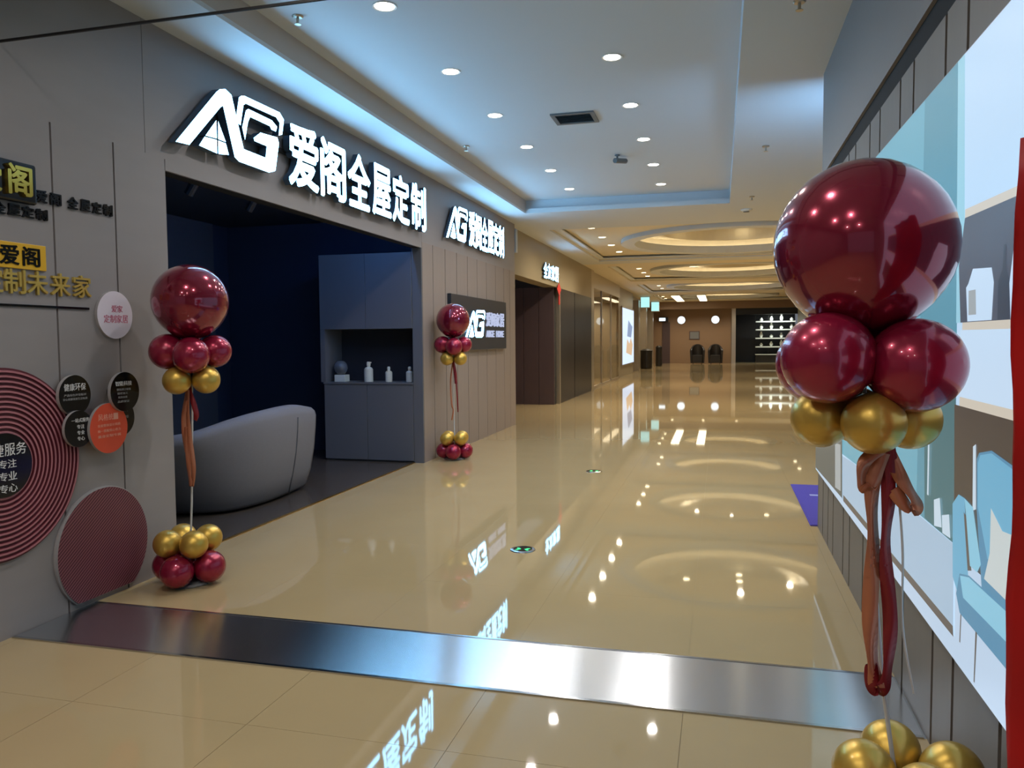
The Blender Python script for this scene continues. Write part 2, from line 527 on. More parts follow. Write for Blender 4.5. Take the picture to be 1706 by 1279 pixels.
for (a, b) in ((3.5, 12.0), (-4.5, 2.4)):
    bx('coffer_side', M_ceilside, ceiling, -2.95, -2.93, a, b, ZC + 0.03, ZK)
    bx('coffer_side', M_ceil, ceiling, 0.12, 0.14, a, b, ZC + 0.03, ZK)
    bx('coffer_side', M_ceil, ceiling, -2.95, 0.14, b, b + 0.02, ZC + 0.03, ZK)
    bx('coffer_side', M_ceil, ceiling, -2.95, 0.14, a - 0.02, a, ZC + 0.03, ZK)
bx('lip', M_ceil, ceiling, -2.928, 0.118, 11.94, 11.999, ZC - 0.002, ZC + 0.07)

# ---- far ceilings: trays with round domes
CXF = 0.3
def plate_hole(bm, x0, x1, y0, y1, z, cx, cy, r, n=64):
    angs = sorted([2 * PI * i / n for i in range(n)] + [math.atan2(y - cy, x - cx) % (2 * PI) for x in (x0, x1) for y in (y0, y1)])
    inn, outr = [], []
    for a in angs:
        c, s = math.cos(a), math.sin(a)
        t = min([(x1 - cx) / c if c > 1e-9 else (x0 - cx) / c if c < -1e-9 else 1e9, (y1 - cy) / s if s > 1e-9 else (y0 - cy) / s if s < -1e-9 else 1e9])
        inn.append(bm.verts.new((cx + r * c, cy + r * s, z))); outr.append(bm.verts.new((cx + t * c, cy + t * s, z)))
    k = len(angs)
    for i in range(k):
        j = (i + 1) % k
        bm.faces.new((inn[i], inn[j], outr[j], outr[i]))
trays = [(13.4, 20.6, 13.9, 19.9), (20.6, 28.0, 21.4, 27.2), (28.0, 35.4, 28.8, 34.6), (35.4, 43.0, 36.2, 42.2)]
tray_roots = []
for ti, (A, B, a, b) in enumerate(trays):
    bm = nbm()
    frame_boxes(bm, -4.0, 4.3, A, B, -2.97, 3.57, a, b, ZC, ZC + 0.03)
    t = struct(finish(bm, 'ceiling_tray', M_cream if ti else M_ceil))
    tray_roots.append(t)
    cy = (a + b) / 2 + (0.2 if ti == 0 else 0)
    bm = nbm(); plate_hole(bm, -3.0, 3.6, a - 0.03, b + 0.03, 3.52, CXF, cy, 2.25)
    finish(bm, 'tray_top', M_cream, t)
    bm = nbm(); frame_boxes(bm, -2.99, 3.59, a - 0.02, b + 0.02, -2.97, 3.57, a, b, ZC + 0.03, 3.55)
    finish(bm, 'tray_side', M_cream, t)
    bm = nbm(); lathe(bm, [(2.08, 3.44), (2.36, 3.44), (2.36, 3.521), (2.29, 3.60), (2.08, 3.60), (2.08, 3.44)], 64, (CXF, cy, 0), cap=False)
    finish(bm, 'dome_lip', M_ceil, t, smooth=False)
    bm = nbm(); frame_boxes(bm, -2.97, 3.57, a, b, -2.83, 3.43, a + 0.14, b - 0.14, 3.455, 3.48)
    finish(bm, 'tray_step', M_ceil, t)
    bm = nbm(); lathe(bm, [(2.29, 3.56), (2.6, 3.56), (2.6, 3.80), (1.55, 3.80)], 64, (CXF, cy, 0), cap=False)
    finish(bm, 'dome', M_cream, t)
    bm = nbm(); lathe(bm, [(1.55, 3.80), (1.55, 3.66), (1.50, 3.66), (1.50, 3.95), (0.0, 3.95)], 64, (CXF, cy, 0), cap=False)
    finish(bm, 'inner_dome', M_cream, t)
    bm = nbm(); lathe(bm, [(2.46, 3.565), (2.52, 3.565), (2.52, 3.59), (2.46, 3.59), (2.46, 3.565)], 64, (CXF, cy, 0), cap=False)
    finish(bm, 'cove_light', E_cove, t)
bx('end_ceiling', M_cream, tray_roots[-1], -4.0, 4.3, 43.0, 47.0, 3.15, 3.25)
struct(bx('trim_3', M_brownwall, None, -4.0, 4.3, 42.9, 43.0, 3.0, ZC))

# ---- smoke barrier glass with dark lower rail above the steel plate
sb = thing('smoke_barrier', 'clear glass smoke barrier with dark lower rail hanging from the ceiling', 'smoke barrier', (-1.3, 3.12, 2.9))
bx('glass_pane', G_smoke, sb, LX + 0.01, RX - 0.015, 3.115, 3.125, 2.91, ZC + 0.01)
bx('bottom_rail', M_rail, sb, LX + 0.01, RX - 0.015, 3.115, 3.125, 2.900, 2.911)
bx('top_rail', M_rail, sb, LX + 0.01, RX - 0.015, 3.09, 3.15, ZC - 0.02, ZC + 0.02)

# ================================================================== BLUE LIGHT BOXES / MAIN SIGN
LOGO = [
 [(4.28, 2.7), (4.41, 2.71), (4.75, 3.04), (4.78, 3.06), (4.9, 2.74), (4.95, 2.72), (5.33, 2.72), (5.42, 2.75), (5.48, 2.97), (5.46, 3.01), (5.23, 2.99), (5.14, 2.93), (5.15, 2.91), (5.31, 2.91), (5.29, 2.82), (5.01, 2.82), (4.88, 3.16), (4.81, 3.18), (4.75, 3.16), (4.71, 3.13)],
 [(4.92, 2.99), (4.97, 3.17), (5.0, 3.19), (5.04, 3.2), (5.5, 3.21), (5.56, 3.17), (5.53, 3.05), (5.48, 3.03), (5.5, 3.13), (5.45, 3.16), (5.05, 3.15), (5.02, 3.13), (4.98, 2.98)],
 [(5.03, 2.89), (5.0, 2.97), (5.05, 3.1), (5.08, 3.12), (5.39, 3.12), (5.46, 3.09), (5.44, 3.05), (5.38, 3.05), (5.36, 3.07), (5.1, 3.07), (5.07, 3.02)]]
LOGOW = [[(4.7, 2.94), (4.7, 2.82), (4.58, 2.81)], [(4.72, 2.94), (4.8, 2.82), (4.715, 2.82)], [(4.57, 2.8), (4.7, 2.81), (4.7, 2.72), (4.51, 2.73)], [(4.715, 2.81), (4.8, 2.81), (4.83, 2.74), (4.715, 2.72)]]
def logo(parent, m, side, y0, y1, z0, z1, x0, x1):
    def fit(poly):
        return [(y0 + (y1 - y0) * (y - 4.28) / 1.30, z0 + (z1 - z0) * (z - 2.70) / 0.51) for y, z in poly]
    for nm, L in (('logo_stroke', LOGO), ('logo_window', LOGOW)):
        for poly in L:
            bm = nbm()
            fs = prism_x(bm, fit(poly), x0, x1)
            for f in fs[2:]:
                f.material_index = 1
            fs[0].material_index = 1
            finish(bm, nm, m, parent, mats=[m, side])
def lit_char(parent, ch, m, y0, y1, z0, z1, x0, x1, off=0.026):
    o = lettering('character', ch, m, parent, y0, y1, z0, z1, x0, x1, '+X', off)
    o.data.materials.append(M_letside)
    for p in o.data.polygons:
        p.material_index = 0 if (abs(p.normal.x) > 0.7 and p.center.x > x1 - 0.012) else 1
    return o
sg = thing('shop_sign', 'large glowing white logo and Chinese characters above the dark shop opening', 'sign', (LX, 6.4, 2.7))
logo(sg, E_sign, M_letside, 4.28, 5.58, 2.70, 3.21, LX + 0.03, -3.29)
for ch, (a, b) in zip('爱阁全屋定制', ((5.62, 6.10), (6.13, 6.60), (6.64, 7.12), (7.16, 7.62), (7.65, 8.11), (8.16, 8.61))):
    lit_char(sg, ch, E_sign, a, b, 2.69, 3.20, LX + 0.03, -3.29)
bx('mounting_rail', M_rail, sg, LX, LX + 0.03, 4.7, 8.5, 2.94, 2.97)
s2 = thing('shop_sign', 'smaller glowing white logo and characters above the slatted wall', 'sign', (LX, 10.8, 2.7))
logo(s2, E_sign, M_letside, 9.35, 10.25, 2.73, 3.20, LX + 0.03, -3.31)
for i, ch in enumerate('爱阁全屋定制'):
    lit_char(s2, ch, E_sign, 10.28 + i * 0.30, 10.28 + i * 0.30 + 0.29, 2.73, 3.22, LX + 0.03, -3.31, 0.03)
bx('mounting_rail', M_rail, s2, LX, LX + 0.03, 9.6, 12.0, 2.94, 2.97)

# pale box lamp on the corner of the slatted wall
fx = thing('corner_lamp', 'pale blue upright box lamp on the corner of the slatted wall', 'lamp', (-3.42, 13.08, 2.92))
bx('lamp_body', M_soft, fx, -3.47, -3.36, 13.02, 13.14, 2.93, 3.33, 0.008)
bx('wall_bracket', M_rail, fx, -3.44, -3.40, 13.005, 13.02, 3.0, 3.25)

# black plaque with lit logo
bp = thing('wall_plaque', 'black rectangular sign board with lit white logo on the slatted wall', 'sign', (LX, 10.9, 1.3))
bx('board', M_plaque, bp, LX, LX + 0.05, 9.56, 12.24, 1.31, 2.05, 0.004)
logo(bp, E_sign, M_letside, 10.05, 11.02, 1.47, 1.88, LX + 0.05, LX + 0.07)
for i, ch in enumerate('爱阁家居'):
    lettering('character', ch, E_sign2, bp, 11.10 + i * 0.25, 11.10 + i * 0.25 + 0.23, 1.65, 1.86, LX + 0.05, LX + 0.062, '+X', 0.03)
lettering('lettering', 'AIGE HOME', E_sign2, bp, 11.10, 12.06, 1.49, 1.59, LX + 0.05, LX + 0.062, '+X', 0.02)

# ================================================================== LEFT WALL DECORATION
W0 = LX + 0.0005
def disc(parent, name, m, yc, zc, r, x0, x1, rim=None, seg=40, zmin=None):
    bm = nbm()
    poly = [(yc + r * math.cos(2 * PI * i / seg), zc + r * math.sin(2 * PI * i / seg)) for i in range(seg)]
    if zmin is not None:
        poly = [(y, max(z, zmin)) for y, z in poly]
        q = []
        for p in poly:
            if p[1] > zmin or not q or q[-1][1] > zmin:
                q.append(p)
            else:
                q[-1] = p if False else q[-1]
                last = p
        lows = [p for p in poly if p[1] <= zmin]
        if lows:
            ymin, ymax = min(p[0] for p in lows), max(p[0] for p in lows)
            q = [p for p in poly if p[1] > zmin]
            # start after the flat part so the order stays counter-clockwise
            i0 = max(range(len(q)), key=lambda i: (q[i][0] - q[i - 1][0]) ** 2 + (q[i][1] - q[i - 1][1]) ** 2)
            q = q[i0:] + q[:i0]
            q = [(ymax, zmin)] + q + [(ymin, zmin)]
        poly = q
    fs = prism_x(bm, poly, x0, x1)
    if rim:
        for f in fs[2:]:
            f.material_index = 1
    return finish(bm, name, m, parent, mats=[m, rim] if rim else [m])
# large concentric disc
rd = thing('ring_disc', 'large round plaque of wine and rose rings with a black centre', 'plaque', (LX, 3.03, 0.39))
bm = nbm()
n = 13; r0, r1 = 0.155, 0.475; st = (r1 - r0) / n
prof = [(r0, 0.0)]
rings_m = []
for i in range(n):
    ra = r0 + i * st
    prof += [(ra + st * 0.10, 0.022), (ra + st * 0.50, 0.022), (ra + st * 0.60, 0.012), (ra + st * 0.98, 0.012)]
prof += [(r1, 0.012), (r1, 0.0), (r0, 0.0)]
seg = 72
rr = lathe(bm, prof, seg, (W0, 3.03, 0.86), 'X', cap=False)
bm.faces.ensure_lookup_table()
fi = 0
for k in range(len(prof) - 1):
    h0, h1 = prof[k][1], prof[k + 1][1]
    for i in range(seg):
        bm.faces[fi].material_index = 1 if (h0 > 0.02 and h1 > 0.02) else 0
        fi += 1
finish(bm, 'ring_relief', M_ringd, rd, mats=[M_ringd, M_ringl])
disc(rd, 'centre_disc', M_blackgl, 3.03, 0.86, 0.156, W0, W0 + 0.03)
lettering('lettering', '快捷服务', M_whitep, rd, 2.90, 3.155, 0.905, 0.965, W0 + 0.03, W0 + 0.032, '+X', 0.02)
for t_, zz in (('专注', 0.845), ('专业', 0.785), ('专心', 0.725)):
    lettering('lettering', t_, M_whitep, rd, 2.99, 3.095, zz, zz + 0.042, W0 + 0.03, W0 + 0.032, '+X', 0.01)
# hatched disc cut by the floor
hd = thing('hatched_disc', 'round plaque with fine diagonal wine hatching cut off at the floor', 'plaque', (LX, 3.66, 0.03))
disc(hd, 'face', M_hatch, 3.66, 0.30, 0.335, W0 + 0.004, W0 + 0.022, M_rim, 56, 0.035)
disc(hd, 'rim', M_rim, 3.66, 0.30, 0.342, W0, W0 + 0.014, M_rim, 56, 0.03)
# small round plaques
def badge(label, m, yc, zc, r, x0, th, title, lines, tm=M_whitep, lm=None):
    t = thing('round_badge', label, 'plaque', (x0, yc, zc - r), 'small round plaques')
    disc(t, 'disc', m, yc, zc, r, x0, x0 + th, M_rim)
    xf = x0 + th
    if x0 > W0 + 0.001:
        disc(t, 'spacer', M_rail, yc, zc, 0.03, W0 + (0.0225 if yc < 3.5 else 0.0), x0, None, 16)
    if title:
        s, w, h, dz, dy = title
        lettering('lettering', s, tm, t, yc - w / 2 + dy, yc + w / 2 + dy, zc + dz, zc + dz + h, xf, xf + 0.0015, '+X', 0.02)
    for s, w, h, dz, dy in lines:
        lettering('lettering', s, lm or tm, t, yc - w / 2 + dy, yc + w / 2 + dy, zc + dz, zc + dz + h, xf, xf + 0.0015, '+X', 0.0)
    return t
M_dimp = mat('grey_print', rgb(150, 150, 152), rough=0.5)
badge('black round plaque with white title touching the ring disc, upper one', M_blackgl, 3.462, 1.172, 0.108, W0 + 0.0225, 0.020, ('健康环保', 0.150, 0.038, 0.025, 0.0), [('严选绿色环保板材', 0.15, 0.013, -0.005, 0.0), ('安心健康家居生活标准', 0.165, 0.013, -0.026, 0.0)], M_whitep, M_dimp)
badge('black round plaque with three short lines beside the orange plaque', M_blackgl, 3.462, 0.992, 0.098, W0 + 0.043, 0.017, ('一站式服务', 0.12, 0.022, 0.035, 0.01), [('专注', 0.05, 0.022, 0.0, 0.01), ('专业', 0.05, 0.022, -0.032, 0.01), ('专心', 0.05, 0.022, -0.064, 0.01)])
badge('plain dark round plaque tucked behind the orange plaque', M_blackgl, 3.818, 1.015, 0.104, W0, 0.020, None, [('服务', 0.05, 0.018, 0.035, 0.03), ('保障', 0.05, 0.018, -0.005, 0.03)], M_dimp, M_dimp)
badge('orange round plaque with pale lettering among the black ones', M_orange, 3.655, 0.975, 0.140, W0 + 0.061, 0.018, ('风格统一', 0.15, 0.036, 0.045, -0.005), [('全屋整体设计风格', 0.17, 0.016, 0.01, 0.0), ('统一搭配省心省力', 0.17, 0.016, -0.02, 0.0), ('量身定制专属', 0.17, 0.016, -0.05, 0.0)], M_salmon)
badge('black round plaque with white text overlapping the orange plaque from above', M_blackgl, 3.762, 1.172, 0.112, W0 + 0.080, 0.020, ('智能科技', 0.13, 0.026, 0.035, -0.01), [('德国进口设备', 0.11, 0.013, 0.008, -0.01), ('精密加工', 0.08, 0.013, -0.014, -0.02), ('精准高效', 0.07, 0.013, -0.036, -0.02), ('品质保证', 0.09, 0.013, -0.06, -0.015)], M_whitep, M_dimp)
# white oval board
wo = thing('round_badge', 'pale lilac round board with pink characters below the gold lettering', 'plaque', (LX, 3.80, 1.48))
disc(wo, 'disc', M_palep, 3.80, 1.61, 0.136, W0, W0 + 0.018, M_rim)
lettering('lettering', '爱家', M_pinkp, wo, 3.77, 3.86, 1.625, 1.665, W0 + 0.018, W0 + 0.0195, '+X', 0.01)
lettering('lettering', '定制家居', M_pinkp, wo, 3.71, 3.90, 1.565, 1.61, W0 + 0.018, W0 + 0.0195, '+X', 0.01)
# black box plaque with gilt characters
gp = thing('gilt_plaque', 'black rounded plaque with raised gilt characters high on the taupe wall', 'plaque', (LX, 3.1, 2.14))
bx('board', M_blackgl, gp, W0, W0 + 0.04, 2.88, 3.275, 2.145, 2.345, 0.012)
M_gilt = mat('gilt_letter', rgb(236, 206, 96), rough=0.12, metal=0.9)
lettering('character', '爱', M_gilt, gp, 2.915, 3.055, 2.175, 2.315, W0 + 0.04, W0 + 0.06, '+X', 0.025)
lettering('character', '阁', M_gilt, gp, 3.09, 3.23, 2.175, 2.325, W0 + 0.04, W0 + 0.06, '+X', 0.025)
bl = thing('black_lettering', 'black raised wall lettering running right from the gilt plaque', 'lettering', (LX, 3.55, 2.17))
for ch, a, w in (('爱', 3.295, 0.07), ('阁', 3.385, 0.07), ('全', 3.50, 0.068), ('屋', 3.585, 0.068), ('定', 3.668, 0.068), ('制', 3.75, 0.068)):
    lettering('character', ch, M_blackgl, bl, a, a + w, 2.170, 2.235, W0, W0 + 0.012, '+X', 0.03)
b2 = thing('black_lettering', 'black raised wall lettering directly below the gilt plaque', 'lettering', (LX, 3.2, 2.08))
for i, ch in enumerate('全屋定制'):
    lettering('character', ch, M_blackgl, b2, 3.045 + i * 0.082, 3.045 + i * 0.082 + 0.072, 2.080, 2.138, W0, W0 + 0.012, '+X', 0.03)
yp = thing('yellow_plate', 'yellow name plate with black characters above the gold lettering', 'plaque', (LX, 3.15, 1.82))
bx('plate', M_yellow, yp, W0, W0 + 0.012, 2.98, 3.34, 1.822, 1.950, 0.002)
lettering('character', '爱', M_blackgl, yp, 3.065, 3.175, 1.838, 1.935, W0 + 0.012, W0 + 0.016, '+X', 0.02)
lettering('character', '阁', M_blackgl, yp, 3.195, 3.30, 1.838, 1.935, W0 + 0.012, W0 + 0.016, '+X', 0.02)
gl = thing('gold_lettering', 'gold raised characters on the taupe wall under the yellow plate', 'lettering', (LX, 3.35, 1.7))
for ch, a in zip('定制未来家', (2.955, 3.085, 3.22, 3.365, 3.51)):
    lettering('character', ch, M_goldlet, gl, a, a + 0.125, 1.697, 1.818, W0, W0 + 0.014, '+X', 0.012)
ul = bx('dark_rule', M_blackgl, None, W0, W0 + 0.008, 2.9, 3.622, 1.634, 1.646, 0.001)
tag(ul, 'thin dark strip on the taupe wall beneath the gold characters', 'trim strip')

# ================================================================== SHOP INTERIOR
cab = thing('wall_cabinet', 'slate grey built-in cabinet with an open display niche in the shop', 'cabinet', (-4.08, 9.0, 0))
bx('lower_door', M_cab, cab, -4.66, -4.10, 8.66, 8.685, 0.02, 0.93, 0.003)
bx('lower_door', M_cab, cab, -4.095, -3.505, 8.66, 8.685, 0.02, 0.93, 0.003)
bx('carcass', M_cab, cab, -4.66, -3.505, 8.69, 9.44, 0.0, 0.93)
bx('counter', M_cab, cab, -4.665, -3.503, 8.65, 9.44, 0.932, 0.952)
bx('niche_back', M_niche, cab, -4.64, -3.51, 9.10, 9.14, 0.952, 1.59)
bx('side_panel', M_cab, cab, -4.70, -4.64, 8.66, 9.44, 0.954, 1.59)
bx('upper_door', M_cab, cab, -4.70, -4.10, 8.655, 8.685, 1.592, 2.485, 0.003)
bx('upper_door', M_cab, cab, -4.095, -3.505, 8.655, 8.685, 1.592, 2.485, 0.003)
bx('upper_body', M_cab, cab, -4.70, -3.505, 8.69, 9.44, 1.592, 2.485)
# objects in the niche
ZN = 0.9525
go = thing('glass_globe', 'small glass globe on a white block in the display niche', 'ornament', (-4.50, 8.82, ZN))
bx('block', M_ceramic, go, -4.575, -4.43, 8.76, 8.88, ZN, ZN + 0.085, 0.004)
bm = nbm(); lathe(bm, [(0.001, 0.09), (0.05, 0.095), (0.078, 0.125), (0.09, 0.17), (0.082, 0.215), (0.055, 0.25), (0.001, 0.262)], 20, (-4.515, 8.82, ZN)); finish(bm, 'globe', M_globe, go, smooth=True)
def bottle(label, x, h, r):
    t = thing('bottle', label, 'bottle', (x, 8.82, ZN), 'bottles in the niche')
    bm = nbm(); lathe(bm, [(r * 0.95, 0), (r, 0.004), (r, h * 0.62), (r * 0.75, h * 0.70), (r * 0.38, h * 0.74), (r * 0.38, h * 0.80)], 20, (x, 8.82, ZN)); finish(bm, 'body', M_ceramic, t, smooth=False)
    bm = nbm(); lathe(bm, [(r * 0.45, h * 0.80), (r * 0.45, h * 0.95), (r * 0.30, h)], 16, (x, 8.82, ZN)); finish(bm, 'cap', M_ceramic, t)
    return t
tb = bottle('tallest white pump bottle in the niche, beside the globe', -4.145, 0.245, 0.055)
bx('spout', M_ceramic, tb, -4.145, -4.11, 8.812, 8.828, ZN + 0.225, ZN + 0.242)
bottle('short white bottle in the niche, between two other bottles', -3.88, 0.185, 0.043)
bottle('short white bottle in the niche, nearest the door jamb', -3.61, 0.185, 0.043)

# curved sofa seen from behind
sofa = thing('curved_sofa', 'grey upholstered curved sofa with flared back just inside the shop opening', 'sofa', (-4.3, 6.2, 0))
Bp = catmull([(-5.2, 5.55, 0), (-4.75, 5.50, 0), (-4.33, 5.56, 0), (-4.02, 5.72, 0), (-3.90, 6.08, 0), (-3.90, 6.5, 0), (-3.95, 6.93, 0)], 6)
Tp = catmull([(-5.1, 5.10, .60), (-4.6, 5.10, .66), (-4.12, 5.35, .72), (-3.92, 5.66, .80), (-3.82, 6.0, .845), (-3.84, 6.62, .855), (-3.93, 7.12, .80)], 6)
bm = nbm()
secs = []
cen = Vector((-4.75, 6.5, 0))
for i, (b_, t_) in enumerate(zip(Bp, Tp)):
    inw = Vector((cen.x - t_.x, cen.y - t_.y, 0)).normalized()
    z = t_.z
    o0 = b_ + Vector((0, 0, 0.03))
    pts = [b_ + inw * 0.03 + Vector((0, 0, 0.02)), o0 + Vector((0, 0, 0.02))]
    for f in (0.25, 0.5, 0.75):
        p = b_.lerp(t_, f); p.z = z * f - 0.01
        bul = -inw * 0.03 * math.sin(PI * f)
        pts.append(p + bul)
    tt = Vector((t_.x, t_.y, 0))
    for a in range(0, 7):
        ang = PI * a / 6
        pts.append(tt + inw * (0.09 - 0.09 * math.cos(ang)) + Vector((0, 0, z - 0.09 + 0.09 * math.sin(ang))))
    q = tt + inw * 0.22; pts.append(Vector((q.x, q.y, 0.42)))
    q = b_ + inw * 0.40; pts.append(Vector((q.x, q.y, 0.05)))
    secs.append([bm.verts.new(p) for p in pts])
for a, b in zip(secs, secs[1:]):
    for k in range(len(a)):
        j = (k + 1) % len(a)
        bm.faces.new((a[k], b[k], b[j], a[j]))
bm.faces.new(secs[0]); bm.faces.new(secs[-1])
finish(bm, 'backrest', M_sofa, sofa, smooth=True)
seam = [(Bp[i].lerp(Tp[i], f)) for i in [30] for f in [0.04 + 0.08 * k for k in range(12)]]
sp = []
i = 30
inw = Vector((cen.x - Tp[i].x, cen.y - Tp[i].y, 0)).normalized()
for k in range(12):
    f = 0.05 + 0.075 * k
    p = Bp[i].lerp(Tp[i], f); p.z = Tp[i].z * f - 0.01
    sp.append(p - inw * (0.03 * math.sin(PI * f) + 0.001))
bm = nbm(); tube(bm, sp, 0.006, 6); finish(bm, 'seam_piping', M_shopwall, sofa, smooth=True)
bm = nbm()
ang = [2 * PI * k / 28 for k in range(28)]
lo = [bm.verts.new((-4.72 + 0.55 * math.cos(a), 6.38 + 0.62 * math.sin(a), 0.04)) for a in ang]
hi = [bm.verts.new((-4.72 + 0.60 * math.cos(a), 6.38 + 0.66 * math.sin(a), 0.40)) for a in ang]
hh = [bm.verts.new((-4.72 + 0.54 * math.cos(a), 6.38 + 0.60 * math.sin(a), 0.44)) for a in ang]
for A_, B_ in ((lo, hi), (hi, hh)):
    for k in range(28):
        j = (k + 1) % 28
        bm.faces.new((A_[k], A_[j], B_[j], B_[k]))
bm.faces.new(lo); bm.faces.new(hh)
finish(bm, 'seat_cushion', M_sofa, sofa, smooth=True)
bm = nbm()
lo = [bm.verts.new((-4.62 + 0.58 * math.cos(a), 6.22 + 0.50 * math.sin(a), 0.0)) for a in ang]
hi = [bm.verts.new((-4.62 + 0.58 * math.cos(a), 6.22 + 0.50 * math.sin(a), 0.05)) for a in ang]
for k in range(28):
    j = (k + 1) % 28
    bm.faces.new((lo[k], lo[j], hi[j], hi[k]))
bm.faces.new(lo); bm.faces.new(hi)
finish(bm, 'plinth', M_black, sofa)

# track lamps in the shop ceiling
tr = thing('track_light', 'dark ceiling track with small unlit spot heads inside the shop', 'lamp', (-4.4, 6.0, 2.95))
bx('track', M_rail, tr, -4.42, -4.38, 4.6, 8.0, 2.965, 3.0)
for yy_ in (5.3, 6.0, 6.9):
    bm = nbm(); tube(bm, [(-4.4, yy_, 2.966), (-4.4, yy_, 2.90), (-4.42, yy_, 2.86)], 0.008, 8)
    tube(bm, [(-4.40, yy_, 2.88), (-4.50, yy_, 2.74)], 0.04, 12)
    finish(bm, 'spot_head', M_rail, tr)
st_ = thing('added_glow_strip', 'added blue glow strip tucked up unseen behind the shop fascia', 'lamp', (-3.6, 6.5, 2.9))  # added glow without a known source, tints the upper shop interior blue
bx('channel', M_rail, st_, -3.56, -3.52, 4.5, 8.5, 2.90, 2.93)
bx('diffuser', E_shopblue, st_, -3.60, -3.561, 4.5, 8.5, 2.895, 2.935)

# ================================================================== CEILING FITTINGS
def downlight_proto(label, lensmat, power, color, group, x, y, z, r=0.062, light=True):
    t = thing('downlight', label, 'downlight', (x, y, z), group)
    bm = nbm(); lathe(bm, [(r, 0.0), (r * 1.28, -0.004), (r * 1.28, 0.0), (r, 0.006)], 24, (x, y, z - 0.001), cap=False)
    finish(bm, 'trim_ring', M_trimwhite, t)
    bm = nbm(); lathe(bm, [(0.0001, -0.003), (r, -0.003), (r, 0.004)], 24, (x, y, z - 0.001), cap=False)
    finish(bm, 'lens', lensmat, t)
    if light:
        add_lamp(t, x, y, z, power, color, r)
    return t
def add_lamp(t, x, y, z, power, color, r):
    ld = bpy.data.lights.new('lamp', 'SPOT')
    ld.energy = power; ld.color = color; ld.shadow_soft_size = r * 0.8
    ld.spot_size = math.radians(160); ld.spot_blend = 0.8
    lo_ = bpy.data.objects.new('lamp', ld)
    COL.objects.link(lo_)
    lo_.parent = t
    lo_.location = (0, 0, -0.02)
    lo_.matrix_parent_inverse = Matrix.Identity(4)
WN = P_NEAR * 10
WF = P_FAR * 10
for i in range(6):
    downlight_proto('round recessed downlight in the left coffer row, %s from the smoke barrier' % ordinal(i), E_lens, WN, COOL, 'downlights in the grey coffer', -2.105, 4.816 + 1.285 * i, ZK)
for i in range(6):
    downlight_proto('round recessed downlight in the right coffer row, %s from the smoke barrier' % ordinal(i), E_lens, WN, COOL, 'downlights in the grey coffer', -0.815, 4.853 + 1.285 * i, ZK)
for i, y in enumerate((-2.2, -0.1, 2.0)):
    for k, x in enumerate((-2.1, -0.8)):
        downlight_proto('round recessed downlight behind the viewpoint, %s %s' % (ordinal(i), ('in the left row', 'in the right row')[k]), E_lens, WN * 1.1, COOL, 'downlights behind the viewpoint', x, y, ZK)
ZT = 3.52
def far_row(ys, x, label, every=1):
    for i, y in enumerate(ys):
        downlight_proto(label % ordinal(i), E_lensw, WF, WARM, 'downlights in the far ceiling trays', x, y, ZT, 0.07, i % every == 0)
far_row((14.7, 16.1, 17.5, 18.9), -2.34, 'warm downlight in the left row of the nearest round-domed ceiling tray, %s')
far_row((14.7, 16.1, 17.5, 18.9), 2.94, 'warm downlight in the right row of the nearest round-domed ceiling tray, %s')
far_row((23.6, 25.1, 26.5), -2.34, 'warm downlight in the left row of the second ceiling tray, %s')
far_row((23.6, 25.1, 26.5), 2.94, 'warm downlight in the right row of the second ceiling tray, %s')
far_row((31.4, 33.2), -2.34, 'warm downlight in the left row of the third ceiling tray, %s')
far_row((31.4, 33.2), 2.94, 'warm downlight in the right row of the third ceiling tray, %s')
far_row((37.6, 39.6, 41.6), -2.75, 'added warm fill downlight beside the linear lamps of the farthest tray, %s along')  # added row that brightens the left wall beyond the poster
for di, (dn, pts) in enumerate((('nearest', ((0.45, 16.0), (0.45, 17.0), (0.45, 17.9), (0.45, 18.4), (-0.70, 16.5), (-0.70, 17.8), (1.50, 16.5), (1.50, 17.8))),
                               ('second', ((-0.67, 23.8), (-0.67, 24.9), (1.40, 23.8), (1.40, 24.9), (0.37, 24.4))),
                               ('third', ((-0.5, 31.7), (1.1, 31.7))))):
    for i, (x, y) in enumerate(pts):
        downlight_proto('warm downlight inside the %s ceiling dome, %s of its cluster' % (dn, ordinal(i)), E_lensw, WF * 0.8, WARM, 'downlights in the domes', x, y, 3.949, 0.07, i % 3 == 1)
for i, x in enumerate((-2.6, -0.9, 0.9)):
    downlight_proto('added warm fill downlight in the low ceiling before the end wall, %s from the left' % ordinal(i), E_lensw, WF, WARM, 'added fill lights before the end wall', x, 45.2, 3.15, 0.07)  # extra lamps added to brighten the brown end wall
# linear lamps
for i, (x, lab) in enumerate(((-2.0, 'left long linear lamp in the far ceiling tray'), (-0.85, 'right long linear lamp in the far ceiling tray'))):
    t = thing('linear_lamp', lab, 'lamp', (x, 39.5, 3.5), 'linear lamps in the far tray')
    bx('housing', M_trimwhite, t, x - 0.20, x + 0.20, 36.6, 42.0, 3.38, 3.46, 0.01)
    bx('diffuser', E_tube, t, x - 0.18, x + 0.18, 36.65, 41.95, 3.365, 3.38)
    for yr in (37.2, 41.4):
        bx('hanger', M_rail, t, x - 0.01, x + 0.01, yr, yr + 0.02, 3.46, 3.52)
